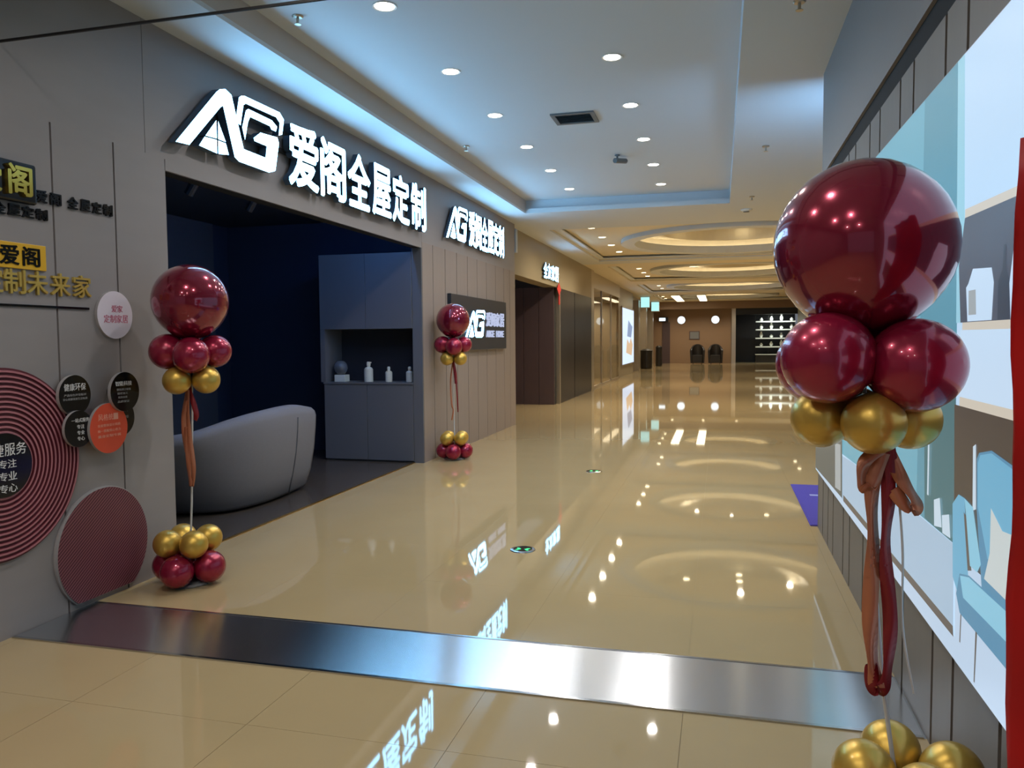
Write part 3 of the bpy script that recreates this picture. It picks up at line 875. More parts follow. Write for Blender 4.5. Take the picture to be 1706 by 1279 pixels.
# air vent
vt = thing('air_vent', 'rectangular grey air vent with slats in the coffer ceiling', 'air vent', (-1.38, 7.67, ZK))
bm = nbm(); frame_boxes(bm, -1.59, -1.17, 7.49, 7.86, -1.55, -1.21, 7.53, 7.82, ZK - 0.015, ZK - 0.001)
finish(bm, 'frame', M_vent, vt)
bx('duct', M_black, vt, -1.55, -1.21, 7.53, 7.82, ZK - 0.004, ZK - 0.001)
for k in range(7):
    y = 7.55 + k * 0.04
    bm = nbm()
    v = [bm.verts.new(p) for p in ((-1.55, y, ZK - 0.014), (-1.21, y, ZK - 0.014), (-1.21, y + 0.018, ZK - 0.005), (-1.55, y + 0.018, ZK - 0.005), (-1.55, y, ZK - 0.012), (-1.21, y, ZK - 0.012), (-1.21, y + 0.018, ZK - 0.003), (-1.55, y + 0.018, ZK - 0.003))]
    for f in ((0, 1, 2, 3), (4, 7, 6, 5), (0, 4, 5, 1), (1, 5, 6, 2), (2, 6, 7, 3), (3, 7, 4, 0)):
        bm.faces.new([v[q] for q in f])
    finish(bm, 'slat', M_vent, vt)
# sprinklers and detectors
def sprinkler(label, x, y, z):
    t = thing('sprinkler', label, 'sprinkler', (x, y, z), 'ceiling sprinklers')
    bm = nbm(); lathe(bm, [(0.035, 0), (0.038, -0.004), (0.030, -0.012), (0.010, -0.014)], 18, (x, y, z)); finish(bm, 'rosette', M_silver, t)
    bm = nbm(); lathe(bm, [(0.009, -0.012), (0.009, -0.045), (0.004, -0.05)], 10, (x, y, z)); finish(bm, 'stem', M_silver, t)
    bm = nbm(); lathe(bm, [(0.022, -0.052), (0.022, -0.055), (0.002, -0.056)], 14, (x, y, z)); finish(bm, 'deflector', M_silver, t)
sprinkler('metal sprinkler in the coffer beside the nearest left downlight', -2.72, 4.80, ZK)
sprinkler('metal sprinkler in the coffer farther along its left edge', -2.74, 8.44, ZK)
sprinkler('metal sprinkler in the ceiling strip right of the coffer, middle one', 0.436, 8.53, ZC)
sprinkler('metal sprinkler in the ceiling strip right of the coffer, farthest', 0.41, 11.48, ZC)
sprinkler('metal sprinkler in the ceiling strip right of the coffer, nearest', 0.432, 4.96, ZC)
t = thing('smoke_detector', 'small round smoke detector on the ceiling strip past the coffer', 'smoke detector', (0.37, 12.6, ZC))
bm = nbm(); lathe(bm, [(0.085, 0), (0.085, -0.012), (0.06, -0.03), (0.03, -0.034)], 22, (0.37, 12.6, ZC)); finish(bm, 'body', M_trimwhite, t)
bm = nbm(); lathe(bm, [(0.045, -0.028), (0.045, -0.042), (0.02, -0.045)], 18, (0.37, 12.6, ZC)); finish(bm, 'sensor', M_vent, t)
t = thing('ceiling_camera', 'small grey security camera on a bracket under the coffer ceiling', 'camera', (-1.18, 9.35, ZK))
bm = nbm(); lathe(bm, [(0.03, 0), (0.03, -0.012), (0.012, -0.016), (0.012, -0.05)], 14, (-1.18, 9.35, ZK)); finish(bm, 'bracket', M_vent, t)
bm = nbm(); tube(bm, [(-1.10, 9.50, ZK - 0.045), (-1.20, 9.30, ZK - 0.075)], 0.03, 12); finish(bm, 'camera_body', M_vent, t)

# ================================================================== BALLOON COLUMNS
def balloon_bm(c, r, axis, squash=1.08):
    """balloon centred at c, neck pointing along -axis"""
    bm = nbm()
    prof = []
    n = 18
    for k in range(n + 1):
        a = PI * k / n
        z = math.cos(a); rr_ = math.sin(a)
        if z < 0:
            z = z * squash
            rr_ *= (1 - 0.10 * abs(z) ** 2)
        prof.append((max(rr_ * r, 0.0001), z * r))
    zb = -squash * r
    prof = prof[:-1] + [(r * 0.07, zb - r * 0.02), (r * 0.05, zb - r * 0.06), (r * 0.10, zb - r * 0.13), (r * 0.02, zb - r * 0.14)]
    lathe(bm, prof, 32, cap=False)
    d = Vector(axis).normalized()
    q = Vector((0, 0, 1)).rotation_difference(d).to_matrix().to_4x4()
    bm.transform(Matrix.Translation(Vector(c)) @ q)
    return bm
def column(label, base, lean=(0, 0), big_r=0.215, rot=0.0, brot=0.0, br=0.100):
    x, y = base
    t = thing('balloon_column', label, 'balloons', (x, y, 0), 'burgundy and gold balloon columns')
    def cx_(z):
        q = 1 - (1 - min(z / 1.7, 1.0)) ** 2
        return x + lean[0] * q, y + lean[1] * q
    # weighted clear base and pole
    bm = nbm(); lathe(bm, [(0.125, 0.0), (0.13, 0.008), (0.12, 0.018), (0.03, 0.03)], 28, (x, y, 0)); finish(bm, 'base_plate', M_clear, t)
    bm = nbm(); tube(bm, [(x, y, 0.02)] + [(cx_(z)[0], cx_(z)[1], z) for z in (0.5, 1.0, 1.4)], 0.006, 8); finish(bm, 'pole', M_pole, t)
    bigc = (cx_(1.69)[0], cx_(1.69)[1], 1.69)
    finish(balloon_bm(bigc, big_r, (0, 0, 1), 1.04), 'large_balloon', M_burg, t, smooth=True)
    ux, uy = cx_(1.385)
    for k in range(4):
        a = rot + PI / 2 * k
        c = (ux + 1.3 * br * math.cos(a), uy + 1.3 * br * math.sin(a), 1.385 + 0.012 * math.sin(3 * k + rot))
        finish(balloon_bm(c, br * (1.0 + 0.05 * math.cos(2.2 * k)), (math.cos(a), math.sin(a), 0.1)), 'burgundy_balloon', M_burgs, t, smooth=True)
    ux, uy = cx_(1.225)
    for k in range(4):
        a = rot + PI / 4 + PI / 2 * k
        c = (ux + 0.112 * math.cos(a), uy + 0.112 * math.sin(a), 1.228)
        finish(balloon_bm(c, 0.080, (math.cos(a), math.sin(a), -0.1)), 'gold_balloon', M_gold, t, smooth=True)
    for k in range(4):
        a = brot + PI / 2 * k
        c = (x + 0.130 * math.cos(a), y + 0.130 * math.sin(a), 0.105)
        finish(balloon_bm(c, 0.096, (math.cos(a), math.sin(a), 0.0)), 'burgundy_balloon', M_burgs, t, smooth=True)
    for k in range(4):
        a = brot + PI / 4 + PI / 2 * k
        c = (x + 0.118 * math.cos(a), y + 0.118 * math.sin(a), 0.258)
        finish(balloon_bm(c, 0.082, (math.cos(a), math.sin(a), 0.25)), 'gold_balloon', M_gold, t, smooth=True)
    return t
def ribbons(t, x, y, spec):
    for m, w, side, pts in spec:
        bm = nbm()
        ribbon(bm, catmull([(x + a, y + b, c) for a, b, c in pts], 8), w, side)
        finish(bm, 'ribbon', m, t, smooth=True)
VIEW = (0.966, 0.256, 0)
cL = column('burgundy and gold balloon column by the shop opening, in front of the round plaques', (-3.09, 4.02), (0.065, 0.0), 0.218, rot=-0.95, brot=-1.45)
ribbons(cL, -3.04, 4.02, [
    (M_ribr, 0.030, VIEW, [(0.0, -0.02, 1.19), (0.03, -0.03, 1.12), (0.055, -0.03, 1.03), (0.045, -0.03, 0.99)]),
    (M_ribc, 0.030, VIEW, [(0.0, -0.02, 1.19), (-0.025, -0.03, 1.05), (-0.03, -0.03, 0.92), (-0.02, -0.03, 0.80)]),
    (M_ribc, 0.026, VIEW, [(0.0, -0.03, 1.17), (0.0, -0.03, 0.95), (0.025, -0.03, 0.72), (0.012, -0.03, 0.60), (-0.004, -0.03, 0.66), (-0.012, -0.03, 0.80), (-0.02, -0.03, 0.95)])])
cM = column('burgundy and gold balloon column standing farther off before the slatted wall', (-3.13, 9.05), (0.0, 0.0), 0.205, rot=-1.20, brot=-1.35)
ribbons(cM, -3.13, 9.05, [
    (M_ribr, 0.030, VIEW, [(0.0, -0.02, 1.20), (0.03, -0.03, 1.08), (0.04, -0.03, 0.92), (0.025, -0.03, 1.05), (0.01, -0.03, 1.18)]),
    (M_ribr, 0.016, VIEW, [(0.0, -0.02, 1.20), (0.04, -0.03, 0.95), (0.055, -0.03, 0.70), (0.06, -0.03, 0.58)]),
    (M_ribc, 0.018, VIEW, [(0.0, -0.02, 1.20), (-0.03, -0.03, 0.95), (-0.02, -0.03, 0.68), (0.0, -0.03, 0.60), (-0.02, -0.03, 0.48)])])
cR = column('nearest and largest-looking balloon column, standing before the lit bedroom picture', (0.505, 2.30), (-0.135, 0.0), 0.232, rot=-0.76, brot=-0.6, br=0.114)
ribbons(cR, 0.425, 2.27, [
    (M_ribc, 0.040, VIEW, [(0.0, -0.02, 1.17), (-0.035, -0.04, 1.06), (-0.03, -0.04, 0.90), (-0.035, -0.04, 0.72), (-0.025, -0.04, 0.58), (-0.015, -0.04, 0.515)]),
    (M_ribr, 0.036, VIEW, [(0.0, -0.02, 1.17), (0.005, -0.04, 1.03), (0.0, -0.04, 0.88), (0.015, -0.04, 0.70), (0.01, -0.04, 0.56), (-0.005, -0.04, 0.51), (-0.025, -0.04, 0.52), (-0.03, -0.04, 0.58)]),
    (M_ribc, 0.036, VIEW, [(0.0, -0.02, 1.16), (0.035, -0.04, 1.08), (0.07, -0.05, 1.02), (0.055, -0.05, 1.0), (0.015, -0.04, 1.05)]),
    (M_ribc, 0.034, VIEW, [(-0.005, -0.02, 1.16), (-0.055, -0.04, 1.12), (-0.06, -0.05, 1.06), (-0.03, -0.04, 1.05)]),
    (M_ribr, 0.034, VIEW, [(0.0, -0.02, 1.19), (0.01, -0.03, 1.12), (0.01, -0.03, 1.04)]),
    (M_pole, 0.006, VIEW, [(0.02, -0.02, 1.16), (0.045, -0.02, 0.9), (0.05, -0.02, 0.68), (0.08, -0.02, 0.5)])])

# ================================================================== RIGHT LIGHT BOX
lb = thing('light_box', 'big glowing wall light box printed with a blue and teal bedroom', 'light box', (0.71, 4.0, 0.47))
bx('body', M_rim, lb, 0.692, RX - 0.0005, 0.9, 6.18, 0.472, 2.283)
PIC = {
 'pale': (188, 218, 246), 'teal': (104, 168, 190), 'teal2': (84, 146, 168), 'dteal': (62, 108, 118), 'strip': (150, 204, 224), 'wood': (206, 198, 184),
 'dark': (74, 78, 92), 'dark2': (70, 62, 58), 'white': (200, 224, 248), 'bed': (164, 190, 214), 'bedl': (186, 208, 232), 'frame': (90, 84, 82),
 'chair': (104, 172, 206), 'chairl': (134, 196, 222), 'chaird': (78, 138, 174), 'pillow': (196, 206, 208), 'grey': (82, 88, 88), 'greyl': (160, 168, 172), 'bottle': (52, 58, 72), 'steel': (196, 216, 232)}
E_pic = {k: emit('picture_' + k, rgb(*v), 0.92) for k, v in PIC.items()}
keys = list(PIC)
layers = [
 ('pale', [(0.9, 2.28), (6.18, 2.28), (6.18, 0.475), (0.9, 0.475)]),
 ('teal', [(6.18, 2.28), (3.6, 2.28), (3.6, 0.81), (4.52, 0.78), (6.18, 0.74)]),
 ('teal', [(3.6, 2.28), (3.1, 2.28), (3.1, 0.815), (3.6, 0.81)]),
 ('teal2', [(3.1, 2.28), (2.68, 2.28), (2.62, 0.82), (3.1, 0.815)]),
 ('dteal', [(3.03, 1.30), (2.64, 1.30), (2.62, 0.82), (2.98, 0.82)]),
 ('strip', [(2.70, 2.28), (2.63, 2.28), (2.57, 1.49), (2.655, 1.49)]),
 ('wood', [(2.59, 1.82), (1.2, 1.79), (1.2, 1.77), (2.59, 1.795)]),
 ('dark', [(2.59, 1.795), (1.2, 1.77), (1.2, 1.49), (2.61, 1.49), (2.64, 1.66)]),
 ('wood', [(2.59, 1.49), (1.2, 1.49), (1.2, 1.465), (2.59, 1.468)]),
 ('white', [(2.61, 1.468), (1.2, 1.465), (1.2, 1.27), (2.60, 1.27)]),
 ('wood', [(2.60, 1.27), (1.2, 1.27), (1.2, 1.245), (2.60, 1.243)]),
 ('dark2', [(2.65, 1.243), (1.2, 1.245), (1.2, 0.80), (2.62, 0.80)]),
 ('white', [(2.18, 1.67), (2.11, 1.68), (2.08, 1.62), (2.09, 1.49), (2.19, 1.49), (2.205, 1.58)]),
 ('white', [(2.56, 1.59), (2.54, 1.60), (2.50, 1.64), (2.34, 1.63), (2.32, 1.59), (2.33, 1.492), (2.54, 1.492)]),
 ('greyl', [(2.535, 1.58), (2.47, 1.58), (2.46, 1.51), (2.53, 1.51)]),
 ('bottle', [(2.285, 1.59), (2.255, 1.62), (2.25, 1.68), (2.235, 1.68), (2.23, 1.62), (2.205, 1.59), (2.20, 1.492), (2.285, 1.492)]),
 ('bed', [(6.0, 0.70), (4.52, 0.78), (3.29, 0.81), (2.62, 0.82), (2.6, 0.475), (3.39, 0.475), (6.0, 0.475)]),
 ('bedl', [(6.0, 0.50), (3.4, 0.53), (2.6, 0.545), (1.2, 0.56), (1.2, 0.475), (6.0, 0.475)]),
 ('frame', [(4.81, 0.545), (3.4, 0.56), (2.61, 0.57), (2.6, 0.54), (3.4, 0.53), (4.81, 0.51)]),
 ('bedl', [(2.60, 0.80), (1.2, 0.80), (1.2, 0.475), (2.58, 0.475)]),
 ('chaird', [(2.42, 1.11), (2.40, 1.13), (2.30, 1.15), (2.0, 1.12), (1.7, 1.10), (1.7, 0.66), (2.33, 0.70), (2.41, 0.97)]),
 ('chair', [(2.41, 1.10), (2.39, 1.125), (2.30, 1.143), (2.0, 1.11), (1.7, 1.09), (1.7, 0.80), (2.31, 0.86), (2.40, 0.98)]),
 ('steel', [(2.455, 1.14), (2.43, 1.15), (2.415, 0.97), (2.445, 0.96)]),
 ('chair', [(2.64, 0.94), (2.58, 0.98), (2.52, 0.98), (2.47, 0.77), (2.54, 0.67), (2.62, 0.72)]),
 ('frame', [(2.525, 0.94), (2.50, 0.93), (2.44, 0.79), (2.475, 0.78)]),
 ('chairl', [(2.52, 0.98), (2.44, 0.97), (2.36, 0.83), (2.39, 0.80), (2.455, 0.80), (2.50, 0.93)]),
 ('chaird', [(2.55, 0.75), (2.46, 0.77), (1.7, 0.78), (1.7, 0.62), (2.54, 0.635), (2.58, 0.68)]),
 ('chairl', [(2.545, 0.745), (2.46, 0.765), (1.7, 0.775), (1.7, 0.70), (2.51, 0.69)]),
 ('pillow', [(2.29, 1.0), (2.20, 0.96), (2.10, 0.97), (1.9, 0.96), (1.9, 0.79), (2.33, 0.80), (2.29, 0.88)]),
 ('frame', [(2.39, 0.635), (2.375, 0.635), (2.385, 0.49), (2.395, 0.49)]),
 ('frame', [(2.53, 0.635), (2.52, 0.635), (2.525, 0.55), (2.535, 0.55)]),
 ('steel', [(2.945, 1.25), (2.925, 1.25), (2.92, 0.91), (2.94, 0.91)]),
 ('steel', [(2.85, 0.91), (2.78, 0.93), (2.75, 0.84), (2.84, 0.825)]),
 ('steel', [(2.75, 0.88), (2.67, 0.90), (2.65, 0.83), (2.74, 0.825)]),
 ('grey', [(6.16, 0.95), (4.88, 0.93), (4.84, 0.52), (6.16, 0.49)]),
 ('greyl', [(5.16, 0.80), (4.93, 0.82), (4.90, 0.55), (5.13, 0.53)]),
 ('steel', [(1.72, 2.0), (1.74, 2.02), (1.76, 2.0), (1.74, 1.98)]),
]
bm = nbm()
for i, (k, poly) in enumerate(layers):
    vs_ = [bm.verts.new((0.6915 - 0.00012 * i, y, z)) for y, z in poly]
    f = bm.faces.new(vs_)
    if f.normal.x > 0 or (f.normal_update() or f.normal.x > 0):
        f.normal_flip()
    f.material_index = keys.index(k)
me = bpy.data.meshes.new('printed_picture'); bm.to_mesh(me); bm.free()
for k in keys:
    me.materials.append(E_pic[k])
po = bpy.data.objects.new('printed_picture', me); COL.objects.link(po); po.parent = lb
po.matrix_parent_inverse = Matrix.Translation(-Vector(lb.location))

# glowing box on the hidden return face of the block, lighting the ceiling past the corner
rb = thing('return_light_box', 'blue light box on the end face of the right wall block', 'light box', (1.15, 6.4, 2.0))
bx('body', M_rim, rb, 0.80, 1.5, 6.351, 6.40, 2.0, 2.9)
bx('face', E_blue, rb, 0.82, 1.48, 6.401, 6.405, 2.02, 2.88)

# red cloth hanging at the right edge
rc = thing('red_drape', 'red fabric drape hanging at the right edge before the light box', 'drape', (0.62, 1.95, 0))
bm = nbm()
cols = []
NY, NZ = 16, 24
for i in range(NY + 1):
    yy_ = 1.985 - i * 0.022
    cc = []
    for k in range(NZ + 1):
        z = 1.85 * k / NZ + 0.02
        edge = 0.012 * math.sin(z * 9.0 + 0.5) + 0.006 * math.sin(z * 23.0)
        x = 0.635 + 0.02 * math.sin(i * 1.15 + z * 1.4)
        cc.append(bm.verts.new((x, yy_ + edge, z)))
    cols.append(cc)
for a, b in zip(cols, cols[1:]):
    for k in range(NZ):
        bm.faces.new((a[k], a[k + 1], b[k + 1], b[k]))
bmesh.ops.solidify(bm, geom=bm.faces[:], thickness=0.003)
finish(bm, 'cloth', M_red, rc, smooth=True)
bm = nbm(); tube(bm, [(0.64, 1.93, 1.86), (0.64, 1.62, 1.86)], 0.012, 10); finish(bm, 'top_rod', M_rail, rc)
bm = nbm(); tube(bm, [(0.66, 1.75, 0.0), (0.66, 1.75, 1.85)], 0.010, 10); finish(bm, 'stand_pole', M_rail, rc)
bx('stand_foot', M_rail, rc, 0.52, 0.70, 1.70, 1.80, 0.0, 0.015)

# ================================================================== FLOOR ITEMS
def marker(label, x, y):
    t = thing('floor_exit_marker', label, 'exit marker', (x, y, 0), 'green floor exit markers')
    bm = nbm(); lathe(bm, [(0.088, 0.0005), (0.085, 0.005), (0.066, 0.007), (0.066, 0.001)], 32, (x, y, 0), cap=False); finish(bm, 'steel_ring', M_steeltrim, t)
    bm = nbm(); lathe(bm, [(0.066, 0.0005), (0.066, 0.005)], 32, (x, y, 0)); finish(bm, 'dark_lens', M_blackgl, t)
    for s in (-1, 1):
        bm = nbm()
        prof = [(0.012, 0.0), (0.030, 0.026), (0.048, 0.026), (0.034, 0.0), (0.048, -0.026), (0.030, -0.026)]
        a = [bm.verts.new((x + s * p, y + q, 0.0052)) for p, q in prof]
        b = [bm.verts.new((x + s * p, y + q, 0.0062)) for p, q in prof]
        bm.faces.new(a); bm.faces.new(b)
        for k in range(6):
            j = (k + 1) % 6
            bm.faces.new((a[k], a[j], b[j], b[k]))
        finish(bm, 'green_arrow', E_green, t)
marker('round floor marker with green lit arrows, nearer the steel plate', -1.31, 5.20)
marker('round floor marker with green lit arrows, farther down the corridor', -1.33, 8.51)
mt = thing('entrance_mat', 'violet entrance mat lying past the end of the right wall', 'mat', (1.6, 7.25, 0))
bx('pile', M_purple, mt, 0.69, 2.6, 6.38, 8.12, 0.0005, 0.010, 0.002)
bm = nbm(); frame_boxes(bm, 0.68, 2.61, 6.37, 8.13, 0.70, 2.59, 6.39, 8.11, 0.0005, 0.007); finish(bm, 'rubber_border', M_purple, mt)
bx('printed_mark', M_mattext, mt, 0.80, 1.9, 7.55, 7.62, 0.0101, 0.0106)

# ================================================================== NEXT SHOP (13 - 25 m)
SX = -3.5
bm = nbm()
box(bm, SX - 0.3, SX, 13.02, 22.0, 2.60, ZC + 0.03)
wn = struct(finish(bm, 'wall_next_shop', M_taupewall))
for i, (a, b) in enumerate(((17.45, 19.30), (19.36, 21.92))):
    bx('marble_panel', M_marble, wn, SX - 0.2, SX, a, b, 0.0, 2.60)
bx('steel_edge', M_silver, wn, SX - 0.22, SX + 0.02, 17.36, 17.44, 0.0, 2.60)
dp = struct(bx('door_1', M_gap, None, -4.6, -3.56, 17.14, 17.3, 0.0, 2.60))
for k in range(3):
    bx('board', M_darkwood, dp, -4.6 + k * 0.347 + 0.004, -4.6 + (k + 1) * 0.347 - 0.004, 17.10, 17.14, 0.0, 2.598)
struct(bx('wall_recess', M_darkwood, None, -4.7, -4.6, 13.0, 22.4, 0.0, 3.0))
bm = nbm()
s3 = thing('shop_sign', 'small glowing white four-character sign on the taupe fascia of the next shop', 'sign', (SX, 16.4, 2.69))
for i, ch in enumerate('全友家居'):
    lit_char(s3, ch, E_sign, 15.60 + i * 0.38, 15.60 + i * 0.38 + 0.37, 2.70, 3.02, SX + 0.02, SX + 0.05, 0.03)
bx('mounting_rail', M_rail, s3, SX, SX + 0.02, 15.7, 17.0, 2.84, 2.87)
bm.free()
rdm = thing('red_diamond', 'red paper diamond ornament above the dark doorway', 'ornament', (-3.47, 17.2, 2.42))
bm = nbm(); prism_x(bm, [(17.0, 2.56), (17.22, 2.70), (17.44, 2.56), (17.22, 2.42)], SX + 0.03, SX + 0.04); finish(bm, 'paper', M_redpaper, rdm)
bm = nbm(); prism_x(bm, [(17.10, 2.56), (17.22, 2.63), (17.34, 2.56), (17.22, 2.49)], SX + 0.04, SX + 0.042); finish(bm, 'gilt_centre', M_redpaper, rdm)
bm = nbm(); tube(bm, [(SX + 0.035, 17.22, 2.42), (SX + 0.035, 17.22, 2.22)], 0.02, 8); finish(bm, 'tassel', M_redpaper, rdm)

# ---- silver pillar and glass shopfront (25 - 30 m)
bm = nbm(); box(bm, -4.0, -3.50, 21.98, 22.45, 0.0, ZC + 0.03)
struct(finish(bm, 'wall_pillar', M_silver))
bm = nbm()
box(bm, -6.0, -5.9, 22.5, 29.2, 0.0, 3.43); box(bm, -6.0, -3.7, 29.1, 29.2, 0.0, 3.43); box(bm, -6.0, -4.0, 22.4, 22.5, 0.0, 3.43); box(bm, -6.0, -3.7, 22.5, 29.1, 3.0, 3.1); box(bm, -6.0, -4.6, 22.5, 29.1, -0.1, 0.0)
struct(finish(bm, 'wall_glass_shop', M_taupewall))
win = struct(bx('window_1', M_silver, None, -3.66, -3.58, 22.45, 29.1, 2.95, 3.43))
for k in range(3):
    y0 = 22.47 + k * 2.2
    bx('pane', G_shop, win, -3.625, -3.615, y0 + 0.02, y0 + 2.18, 0.06, 2.95)
    bx('mullion', M_silver, win, -3.65, -3.59, y0 - 0.02, y0 + 0.02, 0.0, 2.95)
bx('sill', M_silver, win, -3.65, -3.59, 22.45, 29.1, 0.0, 0.06)
tag(bx('red_couplet', M_redpaper, None, -4.62, -4.60, 28.0, 28.35, 1.15, 2.2), 'red paper banner hanging inside the glass shopfront', 'banner')
for i, y in enumerate((24.0, 25.4, 26.8, 28.2)):
    downlight_proto('small warm lamp inside the glass shop, %s along' % ordinal(i), E_lensw, 170, WARM, 'lamps in the glass shop', -4.5, y, 3.0, 0.06, i in (1, 3))

# ---- poster light box and the wall beyond
bm = nbm(); box(bm, -4.2, -3.66, 29.2, 34.3, 0.0, ZC + 0.03)
struct(finish(bm, 'wall_poster', M_taupewall))
pb = thing('poster_light_box', 'bright upright poster light box on the left far down the corridor', 'light box', (-3.6, 32.1, 0.43))
bx('frame', M_silver, pb, -3.66, -3.60, 30.0, 34.15, 0.40, 2.70, 0.005)
bx('poster_face', E_poster, pb, -3.60, -3.595, 30.08, 34.07, 0.46, 2.64)
bm = nbm(); prism_x(bm, [(31.2, 0.9), (33.2, 0.75), (33.6, 1.2), (32.9, 1.5), (32.4, 1.25), (31.6, 1.45)], -3.595, -3.592); finish(bm, 'poster_figure', E_posto, pb)
bm = nbm(); prism_x(bm, [(31.6, 1.55), (33.0, 1.5), (33.5, 1.95), (32.0, 2.2)], -3.595, -3.592); finish(bm, 'poster_figure', E_postd, pb)
wf = nbm()
box(wf, -4.2, -3.9, 34.3, 47.0, 0.0, ZC + 0.03)
wfar = struct(finish(wf, 'wall_far_left', M_taupewall))
for y in (36.2, 40.0, 44.0):
    bx('pilaster', M_silver, wfar, -3.9, -3.6, y, y + 0.5, 0.0, 3.2)
for i, (y, lab) in enumerate(((37.0, 'teal lit blade sign jutting from the left wall, nearer one'), (42.2, 'teal lit blade sign jutting from the left wall, farther one'))):
    xc = -3.38 if i == 0 else -3.33
    t = thing('blade_sign', lab, 'sign', (xc, y, 2.85), 'teal blade signs')
    bx('case', M_silver, t, xc - 0.22, xc + 0.22, y, y + 0.12, 2.87, 3.40, 0.01)
    bx('face', E_teal, t, xc - 0.20, xc + 0.20, y - 0.006, y - 0.001, 2.90, 3.37)
    bx('arm', M_rail, t, -3.9, xc - 0.22, y + 0.04, y + 0.08, 3.1, 3.16)
t = thing('blade_sign', 'small white lit sign at the far left corner', 'sign', (-3.2, 46.7, 2.45))
bx('case', M_rail, t, -3.5, -2.95, 46.75, 46.99, 2.44, 2.68)
bx('face', E_disc, t, -3.46, -3.1, 46.742, 46.748, 2.47, 2.65)
def bin_(label, x, y, r, h):
    t = thing('waste_bin', label, 'bin', (x, y, 0))
    bm = nbm(); lathe(bm, [(r * 0.92, 0), (r, 0.05), (r, h * 0.86)], 20, (x, y, 0)); finish(bm, 'body', M_dark, t)
    bm = nbm(); lathe(bm, [(r * 1.04, h * 0.86), (r * 1.04, h * 0.93), (r * 0.5, h)], 20, (x, y, 0)); finish(bm, 'lid', M_dark, t)
bin_('dark squat bin beside the poster light box', -3.45, 38.4, 0.28, 0.95)
bin_('tall slim dark bin by the far left wall', -3.12, 42.0, 0.17, 1.08)

# ---- far end wall
we = struct(bx('wall_end', M_brownwall, None, -4.2, 0.75, 47.0, 47.2, 0.0, 3.5))
bx('column', M_silver, we, 0.62, 0.85, 46.8, 47.2, 0.0, 3.2)
bx('door_frame', M_darkwood, we, -3.3, -2.85, 46.96, 47.0, 0.0, 2.4)
for x, lab in ((-2.2, 'round white lit sign on the far brown wall, left one'), (-0.28, 'round white lit sign on the far brown wall, right one')):
    t = thing('round_sign', lab, 'sign', (x, 46.97, 2.25), 'round lit signs on the end wall')
    bm = nbm(); lathe(bm, [(0.235, 0.0), (0.235, -0.08)], 28, (x, 47.0, 2.51), 'Y'); finish(bm, 'case', M_silver, t)
    bm = nbm(); lathe(bm, [(0.22, -0.08), (0.22, -0.085)], 28, (x, 47.0, 2.51), 'Y'); finish(bm, 'face', E_disc, t)
t = thing('wall_picture', 'small grey picture on the far brown wall', 'picture', (-1.45, 47.0, 1.4))
bx('frame', M_darkwood, t, -1.74, -1.16, 46.96, 47.0, 1.38, 1.86)
bx('sheet', M_vent, t, -1.70, -1.20, 46.955, 46.96, 1.42, 1.82)
def tub_chair(label, xc):
    y = 45.9
    t = thing('tub_chair', label, 'chair', (xc, y, 0), 'dark tub chairs at the end wall')
    bm = nbm(); pr = None
    secs = []
    for k in range(15):
        a = PI * (0.0 + k / 14)
        h = 1.12 - 0.34 * (1 - math.sin(a))
        q = []
        for rr_, z in ((0.38, 0.04), (0.42, h - 0.05), (0.38, h), (0.31, h - 0.03), (0.28, 0.04)):
            q.append(bm.verts.new((xc + rr_ * math.cos(a), y + rr_ * math.sin(a), z)))
        secs.append(q)
    for a, b in zip(secs, secs[1:]):
        for k in range(5):
            j = (k + 1) % 5
            bm.faces.new((a[k], a[j], b[j], b[k]))
    bm.faces.new(secs[0]); bm.faces.new(secs[-1])
    finish(bm, 'backrest', M_dark, t, smooth=False)
    bx('seat', M_dark, t, xc - 0.275, xc + 0.275, y - 0.36, y + 0.25, 0.06, 0.50, 0.03)
    for sx in (-1, 1):
        for sy in (-1, 1):
            bx('leg', M_dark, t, xc + sx * 0.24 - 0.02, xc + sx * 0.24 + 0.02, y + sy * 0.2 - 0.02 + 0.02, y + sy * 0.2 + 0.04, 0.0, 0.32)
tub_chair('dark rounded tub chair against the far wall, left of the pair', -1.25)
tub_chair('dark rounded tub chair against the far wall, right of the pair', -0.26)

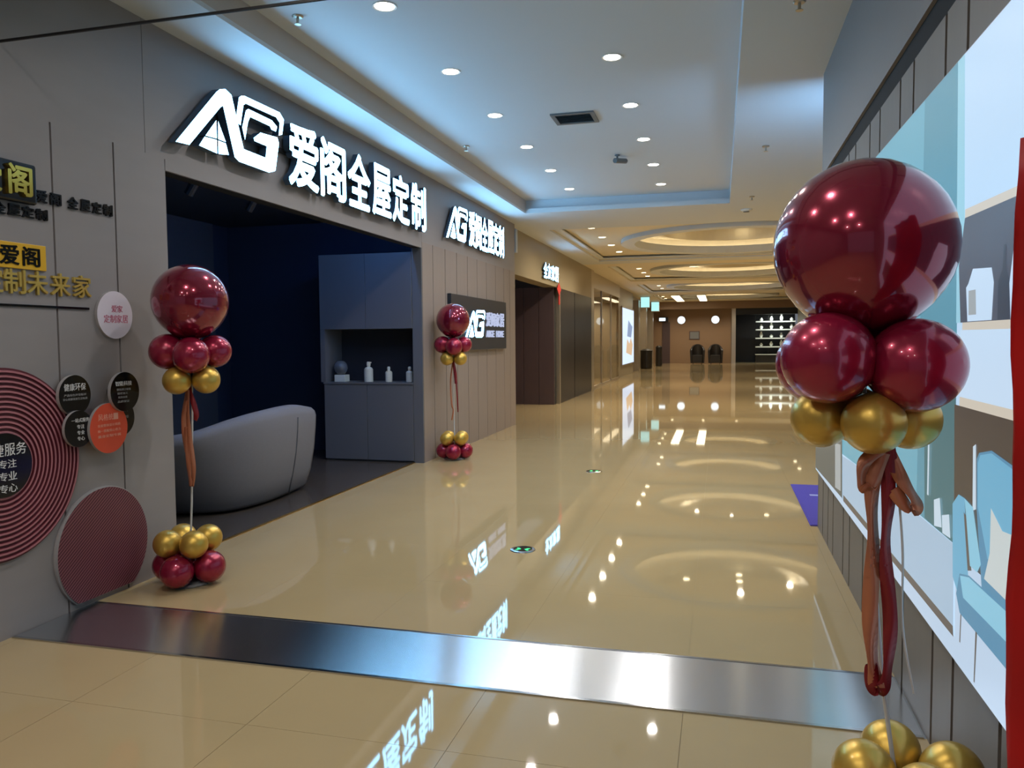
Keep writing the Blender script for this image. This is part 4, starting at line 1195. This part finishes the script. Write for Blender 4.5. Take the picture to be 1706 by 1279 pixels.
# ---- dark shop at the far right with white shelves
bm = nbm()
box(bm, 0.75, 4.3, 49.8, 50.0, 0.0, 3.6); box(bm, 0.75, 0.85, 47.2, 50.0, 0.0, 3.6); box(bm, 0.75, 4.3, 47.0, 47.3, 2.78, 3.6); box(bm, 0.75, 4.3, 47.0, 50.0, 3.3, 3.4)
struct(finish(bm, 'wall_dark_shop', M_black))
sh = thing('display_shelf', 'white open display shelves glowing in the dark shop at the far end', 'shelf', (3.2, 48.4, 0))
for z in (2.42, 1.95, 1.45, 0.95):
    bx('shelf_board', M_shelf, sh, 2.0, 4.2, 48.2, 48.65, z - 0.07, z)
for x in (2.0, 2.72, 3.45, 4.17):
    bx('upright', M_dark, sh, x, x + 0.035, 48.60, 48.65, 0.0, 2.75)
bx('plinth', M_dark, sh, 2.0, 4.2, 48.2, 48.65, 0.0, 0.45)
bx('counter', M_shelf, sh, 1.98, 4.2, 48.15, 48.66, 0.45, 0.49)
row = {2.42: 'top', 1.95: 'second', 1.45: 'third', 0.95: 'lowest'}
cp = {2.42: 'top shelf', 1.95: 'second shelf', 1.45: 'third shelf', 0.95: 'lowest shelf'}
for z in (2.42, 1.95, 1.45, 0.95):
    for i in range(4):
        x = 2.32 + i * 0.56
        h = 0.20 + 0.08 * ((i * 7 + int(z * 10)) % 3)
        t = thing('vase', 'small white vase on the %s of the far display, %s from the left' % (cp[z], ordinal(i)), 'vase', (x, 48.40, z), 'vases on the far display shelves')
        bm = nbm(); lathe(bm, [(0.05, 0), (0.10, h * 0.35), (0.085, h * 0.65), (0.035, h * 0.85)], 14, (x, 48.40, z)); finish(bm, 'body', M_ceramic, t, smooth=True)
        bm = nbm(); lathe(bm, [(0.035, h * 0.85), (0.055, h)], 14, (x, 48.40, z), cap=False); finish(bm, 'neck', M_ceramic, t)
sl = thing('shelf_lamp', 'ceiling lamp over the white shelves in the dark shop', 'lamp', (3.1, 47.7, 3.27))
bm = nbm(); lathe(bm, [(0.10, 0.0), (0.10, 0.03)], 18, (3.1, 47.7, 3.265)); finish(bm, 'body', M_trimwhite, sl)
add_lamp(sl, 3.1, 47.7, 3.26, 420, (0.9, 1.0, 0.95), 0.08)
